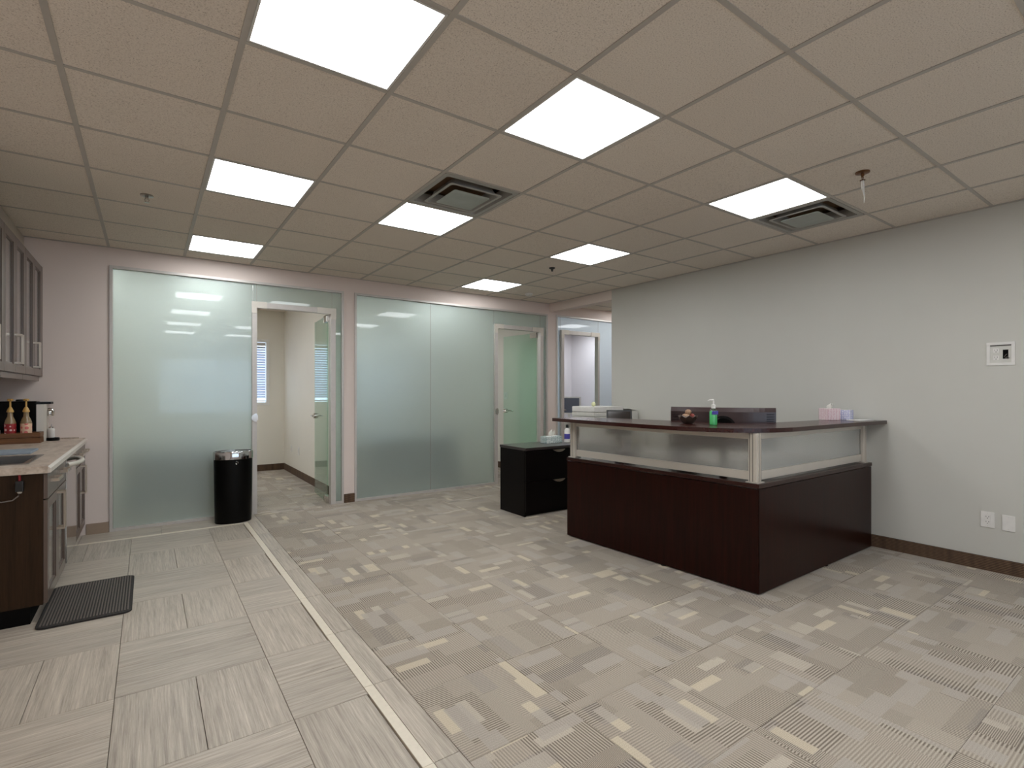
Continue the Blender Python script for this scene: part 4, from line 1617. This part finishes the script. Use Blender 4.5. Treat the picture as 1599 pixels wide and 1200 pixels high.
# vent ribs on both ends of the back
for s in (-1, 1):
    b = MB()
    for k in range(9):
        z = MZ1 - 0.05 - k * 0.014
        p = mc + mr * (s * W2 * 0.83) + mdir * (0.060 * 0.69 - 0.014 - 0.03 * 0.31 - 0.002)
        q = mc + mr * (s * W2 * 0.96) + mdir * (0.060 * 0.92 - 0.014 - 0.03 * 0.08 - 0.002)
        b.tube([(p.x, p.y, z), (q.x, q.y, z)], 0.0022, 5)
    b.build('vent_ribs', 'gloss_black', t)
# arched stand housing
b = MB()
hc = mc - mdir * 0.046 + mr * 0.02
pts = []
for k in range(17):
    a = PI * k / 16
    pts.append((0.105 * math.cos(a), 0.13 * math.sin(a)))
lo = [b.bm.verts.new((hc.x + mr.x * u, hc.y + mr.y * u, 1.02 + v)) for u, v in pts]
hi = [b.bm.verts.new((hc.x + mr.x * u * .86 - mdir.x * .03, hc.y + mr.y * u * .86 - mdir.y * .03, 1.02 + v * .86)) for u, v in pts]
b.bm.faces.new(hi)
b.bm.faces.new(lo[::-1])
for k in range(len(lo)):
    l = (k + 1) % len(lo)
    b.bm.faces.new((lo[k], lo[l], hi[l], hi[k]))
b.build('stand_housing', 'gloss_black', t, smooth=True)
MB().box(hc.x - .03, hc.x + .03, hc.y - .012, hc.y + .012, DT + 0.012, 1.03, 0.004, RZ(mrot - PI / 2)).build('stand_neck', 'gloss_black', t)
MB().lathe((hc.x, hc.y, DT), [(0.12, 0.001), (0.12, 0.010), (0.05, 0.016)], 24).build('stand_foot', 'gloss_black', t, smooth=True)


def flat_monitor(c, face, w_, h_, z0, zsurf, label, shell, screen_m, tilt=0.0, name='monitor'):
    """screen facing direction 'face' (plan angle)"""
    t = thing(name, label, 'monitor', (c[0], c[1], zsurf))
    R = RZ(face + PI / 2) @ Matrix.Rotation(tilt, 3, 'X')   # local -Y is the face
    piv = Vector((c[0], c[1], z0 + h_ / 2))

    def lb(x0, x1, y0, y1, z0_, z1_, nm, mt, bev=0.002):
        b = MB()
        b.box(x0, x1, y0, y1, z0_, z1_, bev)
        for v in b.bm.verts:
            v.co = piv + R @ v.co
        return b.build(nm, mt, t)
    f = 0.016 if w_ < 0.4 else 0.028
    lb(-w_ / 2, w_ / 2, -0.006, 0.022, -h_ / 2, h_ / 2, 'shell', shell, 0.004)
    lb(-w_ / 2 + f, w_ / 2 - f, -0.009, -0.0061, -h_ / 2 + f, h_ / 2 - f, 'screen', screen_m, 0)
    b = MB()
    b.box(c[0] - .022, c[0] + .022, c[1] - .01, c[1] + .012, zsurf + 0.008, z0 + h_ * 0.35, 0.002, RZ(face + PI / 2), (c[0], c[1], 0))
    for v in b.bm.verts:
        v.co += Vector((-math.cos(face) * .035, -math.sin(face) * .035, 0))
    b.build('stand_neck', shell, t)
    MB().lathe((c[0] - math.cos(face) * .03, c[1] - math.sin(face) * .03, zsurf), [(0.09, 0.001), (0.09, 0.008), (0.03, 0.012)], 20, 1, 0.8).build('stand_foot', shell, t, smooth=True)
    return t


flat_monitor((3.74, 3.47), math.atan2(-3.5, -3.62), 0.245, 0.24, 0.93, DT, 'small black monitor tilted back in front of the white printer', 'black', 'screen_dark', tilt=-0.28)
flat_monitor((4.21, 3.02), math.atan2(-3.1, -4.1), 0.22, 0.24, 0.90, DT, 'small black framed screen partly hidden behind the curved monitor', 'black', 'screen_green', name='small_monitor')

# desk organiser with pens behind the frosted screen
t = thing('pen_organizer', 'blurred dark pen organiser behind the frosted desk screen', 'organiser', (3.60, 3.27, DT))
ox, oy = 3.58, 3.25
MB().box(ox - .08, ox + .08, oy - .055, oy + .055, DT + .001, DT + .07, .003).build('tray', 'mon_back', t)
MB().box(ox - .02, ox + .08, oy + .0, oy + .055, DT + .071, DT + .10, .003).build('upper_cup', 'mon_back', t)
pens = [(-.05, .02, 'yellow', 'yellow pen'), (-.03, -.02, 'white', 'white pen'), (.0, .03, 'red', 'red pen'), (.03, -.01, 'cap_blue', 'purple pen'), (.055, -.03, 'yellow', 'short yellow pen')]
for k, (dx, dy, mt, nm) in enumerate(pens):
    o = MB().tube([(ox + dx, oy + dy, DT + .072 if dy < 0 else DT + .102), (ox + dx * 1.5, oy + dy * 1.3, DT + .15 + .01 * k)], 0.0045, 8).build('pen', mt, loc=(ox + dx, oy + dy, DT + .072))
    tag(o, nm + ' standing in the organiser behind the frosted screen', 'pen', 'pens in the organiser')

# office chair tucked at the desk (its back only just below the counter)
t = thing('office_chair', 'black office chair behind the reception desk, seen blurred through the screen', 'chair', (4.55, 3.05, 0))
cx, cy = 4.60, 3.15
b = MB()
for k in range(5):
    a = 2 * PI * k / 5 + 0.3
    b.tube([(cx, cy, 0.10), (cx + .28 * math.cos(a), cy + .28 * math.sin(a), 0.065)], [0.022, 0.014], 8)
b.build('star_base', 'black', t)
for k in range(5):
    a = 2 * PI * k / 5 + 0.3
    MB().lathe((cx + .28 * math.cos(a), cy + .28 * math.sin(a), 0.028), [(0.027, -0.02), (0.027, 0.02)], 14, axis='X').build('caster', 'black', t, smooth=True)
MB().tube([(cx, cy, 0.10), (cx, cy, 0.43)], 0.025, 12).build('gas_lift', 'black', t, smooth=True)
MB().box(cx - .24, cx + .24, cy - .24, cy + .24, 0.43, 0.51, 0.03).build('seat', 'black', t)
MB().box(cx - .03, cx + .03, cy + .235, cy + .26, 0.40, 0.75, 0.006).build('back_bar', 'black', t)
MB().box(cx - .21, cx + .21, cy + .20, cy + .25, 0.60, 1.00, 0.03).build('backrest', 'black', t)

# ---- lateral file cabinets
FY, FD, FZ = 4.387, 0.487, 0.742


def file_cabinet(x0, x1, label):
    t = thing('file_cabinet', label, 'file cabinet', ((x0 + x1) / 2, FY + FD / 2, 0), 'dark lateral file cabinets')
    b = MB()
    b.box(x0 + .004, x0 + .024, FY + .022, FY + FD, 0.0, FZ - .030).box(x1 - .024, x1 - .004, FY + .022, FY + FD, 0.0, FZ - .030)
    b.box(x0 + .024, x1 - .024, FY + FD - .015, FY + FD - .003, 0.02, FZ - .030).box(x0 + .024, x1 - .024, FY + .03, FY + FD - .02, 0.03, 0.05)
    b.box(x0 + .024, x1 - .024, FY + .05, FY + .065, 0.0, 0.05)
    b.build('body', 'file_black', t)
    MB().box(x0 - .002, x1, FY - .004, FY + FD + .003, FZ - .028, FZ, .002).build('top', 'file_top', t)
    hm = (x0 + x1) / 2
    for z0, z1 in ((0.055, 0.376), (0.382, 0.708)):
        d = MB().box(x0 + .006, x1 - .006, FY, FY + .020, z0, z1, .001).build('drawer', 'file_black', t)
        # crescent pull
        b = MB()
        zt = z1 - 0.004
        pts = [(-.085, 0), (-.06, -.014), (-.025, -.026), (.01, -.030), (.05, -.024), (.078, -.010), (.09, 0.0)]
        lo = [b.bm.verts.new((hm + u, FY - .016, zt + v)) for u, v in pts]
        hi = [b.bm.verts.new((hm + u, FY - .001, zt + v)) for u, v in pts]
        b.bm.faces.new(lo)
        b.bm.faces.new(hi[::-1])
        for k in range(len(lo)):
            l = (k + 1) % len(lo)
            b.bm.faces.new((lo[k], lo[l], hi[l], hi[k]))
        b.build('crescent_pull', 'nickel', d)
    return t


file_cabinet(3.290, 4.208, 'dark two-drawer lateral file cabinet beside the reception desk')
file_cabinet(4.214, 5.120, 'dark lateral file cabinet under the printer, next to the grey wall')
tissue_box(3.905, 4.70, FZ, 0.235, 0.12, 0.078, 0.02, 'tissue_teal', 'white tissue box with teal dots on the dark file cabinet', True, 0.085)
bt = thing('wipe_bottle', 'white bottle with a purple label beside the desk post', 'bottle', (4.085, 4.62, FZ))
MB().lathe((4.085, 4.62, FZ), [(0.030, 0), (0.034, 0.004), (0.034, 0.145), (0.022, 0.165), (0.014, 0.172)], 20).build('body', 'white', bt, smooth=True)
MB().lathe((4.085, 4.62, FZ), [(0.0345, 0.042), (0.0348, 0.045), (0.0348, 0.10), (0.0345, 0.103)], 20, cap=False).build('label', 'cap_blue', bt, smooth=True)
MB().lathe((4.085, 4.62, FZ), [(0.015, 0.172), (0.015, 0.205), (0.010, 0.212)], 16).build('cap', 'black', bt, smooth=True)

# printer
t = thing('printer', 'boxy white printer on the far file cabinet beside the grey wall', 'printer', (4.62, 4.62, FZ))
px0, px1, py0, py1 = 4.36, 4.86, 4.44, 4.84
MB().box(px0, px1, py0, py1, FZ + 0.004, FZ + 0.145, .006).build('paper_drawer', 'cream', t)
MB().box(px0 + .002, px1 - .002, py0 + .004, py1, FZ + 0.150, FZ + 0.30, .006).build('body', 'cream', t)
MB().box(px0, px1, py0 + .002, py1, FZ + 0.304, FZ + 0.352, .006).build('paper_tray', 'cream', t)
MB().box(px0, px1, py0, py1, FZ + 0.356, FZ + 0.422, .010).build('scanner_lid', 'white', t)
MB().box(px0 + .05, px1 - .1, py0 - .006, py0 + .001, FZ + 0.20, FZ + 0.22, .001).build('output_slot', 'plate_shadow', t)
o = MB().box(4.93, 5.08, 4.42, 4.64, FZ + .30, FZ + .33, .002, Matrix.Rotation(0.0, 3, 'X')).build('tmp', 'paper')
D.objects.remove(o)
t = thing('letter_tray', 'white letter tray holding papers between the printer and the grey wall', 'tray', (5.0, 4.55, FZ))
MB().box(4.90, 5.11, 4.42, 4.72, FZ + .002, FZ + .36, .004).build('tray_tower', 'cream', t)
o = MB().box(4.92, 5.10, 4.42, 4.68, FZ + .366, FZ + .372, 0, Matrix.Rotation(0.16, 3, 'Y')).build('loose_papers', 'paper', loc=(5.0, 4.55, FZ + .37))
o.location.z += 0.012
tag(o, 'tilted white papers on the letter tray by the grey wall', 'paper')
o = MB().sphere((4.50, 4.60, FZ + .45), 0.028, 2, (1, 1, 1), 0.12).build('paper_flower', 'yellow', loc=(4.50, 4.60, FZ + .422))
tag(o, 'pale yellow paper flower on top of the printer', 'ornament')

# ================================================================== RIGHT WALL FITTINGS
xw = XR
# recessed media box
t = thing('recessed_outlet_box', 'white recessed wall box with an outlet and open cable hole, high on the grey wall', 'outlet', (xw, 1.008, 1.625))
y0, y1, z0, z1 = 0.930, 1.086, 1.540, 1.712
b = MB()
fr_ = 0.020
b.box(xw - .007, xw, y0, y1, z0, z0 + fr_, .002).box(xw - .007, xw, y0, y1, z1 - fr_, z1, .002)
b.box(xw - .007, xw, y0, y0 + fr_, z0 + fr_, z1 - fr_, .002).box(xw - .007, xw, y1 - fr_, y1, z0 + fr_, z1 - fr_, .002)
b.build('frame', 'white', t)
b = MB()
b.box(xw - .0015, xw - .0008, y0 + fr_, y1 - fr_, z0 + fr_, z1 - fr_)
b.build('back_plate', 'cream', t)
b = MB()
b.box(xw - .0058, xw - .0016, y0 + fr_, y1 - fr_, z1 - fr_ - .008, z1 - fr_)
b.build('upper_shade', 'plate_shadow', t)  # dark strip painted as shade below the frame's top edge
oc = y0 + 0.103
for zc in (1.650, 1.597):
    b = MB()
    b.box(xw - .004, xw - .0016, oc - .017, oc + .017, zc - .017, zc + .017, .002)
    o = b.build('socket', 'white', t)
    b = MB()
    b.box(xw - .0046, xw - .004, oc - .008, oc - .0055, zc - .002, zc + .009).box(xw - .0046, xw - .004, oc + .0055, oc + .008, zc - .002, zc + .008)
    b.box(xw - .0046, xw - .004, oc - .003, oc + .003, zc - .012, zc - .007)
    b.build('slots', 'plate_shadow', o)
MB().box(xw - .0045, xw - .0016, y0 + .036, y0 + .066, 1.588, 1.655, .001).build('cable_hole', 'shadow_black', t)
b = MB()
b.tube([(xw - .006, y0 + .036, 1.585), (xw - .010, y0 + .046, 1.598), (xw - .009, y0 + .058, 1.600), (xw - .008, y0 + .050, 1.615), (xw - .008, y0 + .042, 1.622)], .0022, 6)
b.tube([(xw - .006, y0 + .030, 1.590), (xw - .011, y0 + .040, 1.606), (xw - .009, y0 + .050, 1.592)], .002, 6)
b.build('cable_loop', 'cord', t)


def plate(y0, y1, z0, z1, label, socket, x=None, sgn=-1):
    x = XR if x is None else x
    t = thing('wall_plate', label, 'outlet', (x, (y0 + y1) / 2, (z0 + z1) / 2), 'plates low on the grey wall')
    MB().box(x - .006, x, y0, y1, z0, z1, .002).build('plate', 'white', t)
    yc = (y0 + y1) / 2
    zm = (z0 + z1) / 2
    if socket:
        s = MB().box(x - .0085, x - .006, yc - .017, yc + .017, zm - .035, zm + .035, .002).build('socket', 'white', t)
        b = MB()
        for zc in (zm + .019, zm - .019):
            b.box(x - .0092, x - .0085, yc - .009, yc - .006, zc - .001, zc + .008).box(x - .0092, x - .0085, yc + .006, yc + .009, zc - .001, zc + .008)
            b.box(x - .0092, x - .0085, yc - .003, yc + .003, zc - .011, zc - .006)
        b.build('slots', 'plate_shadow', s)
    for zc in (z0 + .012, z1 - .012):
        MB().lathe((x - .0065, yc, zc), [(0.003, -0.001), (0.003, 0.0008)], 8, axis='X').build('screw', 'cream', t)


plate(1.041, 1.119, 0.326, 0.444, 'white double outlet plate low on the grey wall, left of the blank plate', True)
plate(0.929, 1.000, 0.321, 0.436, 'blank white cover plate low on the grey wall, right of the outlet', False)

# outlet and switch in the offices
t = thing('office_outlet', 'white outlet plate on the office wall seen through the left glass door', 'outlet', (1.94, 9.04, 0.41))
MB().box(1.934, 1.94, 9.0, 9.08, 0.35, 0.47, .002).build('plate', 'white', t)
MB().box(1.932, 1.934, 9.022, 9.058, 0.375, 0.445, .001).build('socket', 'cream', t)
t = thing('office_outlet', 'second white outlet plate on the left office wall, right of the first', 'outlet', (1.94, 8.55, 0.41))
MB().box(1.934, 1.94, 8.5, 8.58, 0.35, 0.47, .002).build('plate', 'white', t)
MB().box(1.932, 1.934, 8.522, 8.558, 0.375, 0.445, .001).build('socket', 'cream', t)
t = thing('light_switch', 'white light switch on the wall seen through the middle glass door', 'switch', (5.10, 7.37, 1.28))
MB().box(5.094, 5.10, 7.32, 7.42, 1.22, 1.34, .002).build('plate', 'white', t)
MB().box(5.090, 5.094, 7.352, 7.388, 1.25, 1.31, .001).build('rocker', 'cream', t)


# ================================================================== OFFICE FURNITURE BEHIND THE GLASS
def office_desk(x0, x1, y0, y1, label, mat='desk_dark'):
    t = thing('office_desk', label, 'desk', ((x0 + x1) / 2, (y0 + y1) / 2, 0), 'office desks behind the glass')
    MB().box(x0, x1, y0, y1, 0.71, 0.74, .003).build('top', mat, t)
    for a in (x0 + .02, x1 - .045):
        MB().box(a, a + .025, y0 + .03, y1 - .03, 0, 0.71).build('side_panel', mat, t)
    MB().box(x0 + .045, x1 - .045, y0 + .10, y0 + .12, 0.12, 0.71).build('modesty_panel', mat, t)
    return t


office_desk(-0.25, 0.72, 6.74, 7.40, 'dark desk blurred behind the left frosted glass, low at its left')
office_desk(2.35, 3.75, 6.55, 7.25, 'dark desk blurred behind the middle frosted glass')
office_desk(6.35, 8.2, 7.75, 8.45, 'pale desk carrying a monitor in the office beyond the corridor', 'cream')
t = flat_monitor((7.14, 8.02), math.atan2(-8.0, -6.98), 0.48, 0.36, 0.885, 0.74, 'pale framed monitor in the office seen through the far glass door', 'white', 'mon_screen', name='office_monitor')
t = thing('potted_plant', 'small green plant in a white pot in the far office', 'plant', (7.75, 8.1, 0.74))
MB().lathe((7.75, 8.1, 0.741), [(0.03, 0), (0.045, 0.09), (0.042, 0.092)], 16).build('pot', 'white', t, smooth=True)
for k in range(8):
    a = 2 * PI * k / 8
    MB().tube([(7.75, 8.1, 0.82), (7.75 + .03 * math.cos(a), 8.1 + .03 * math.sin(a), 0.93 + .02 * (k % 3)), (7.75 + .09 * math.cos(a), 8.1 + .09 * math.sin(a), 0.97 + .03 * (k % 2))], [0.004, 0.012, 0.002], 6).build('leaf', 'green_leaf', t)

print('carpet tiles', n_ct, 'objects', len(D.objects))
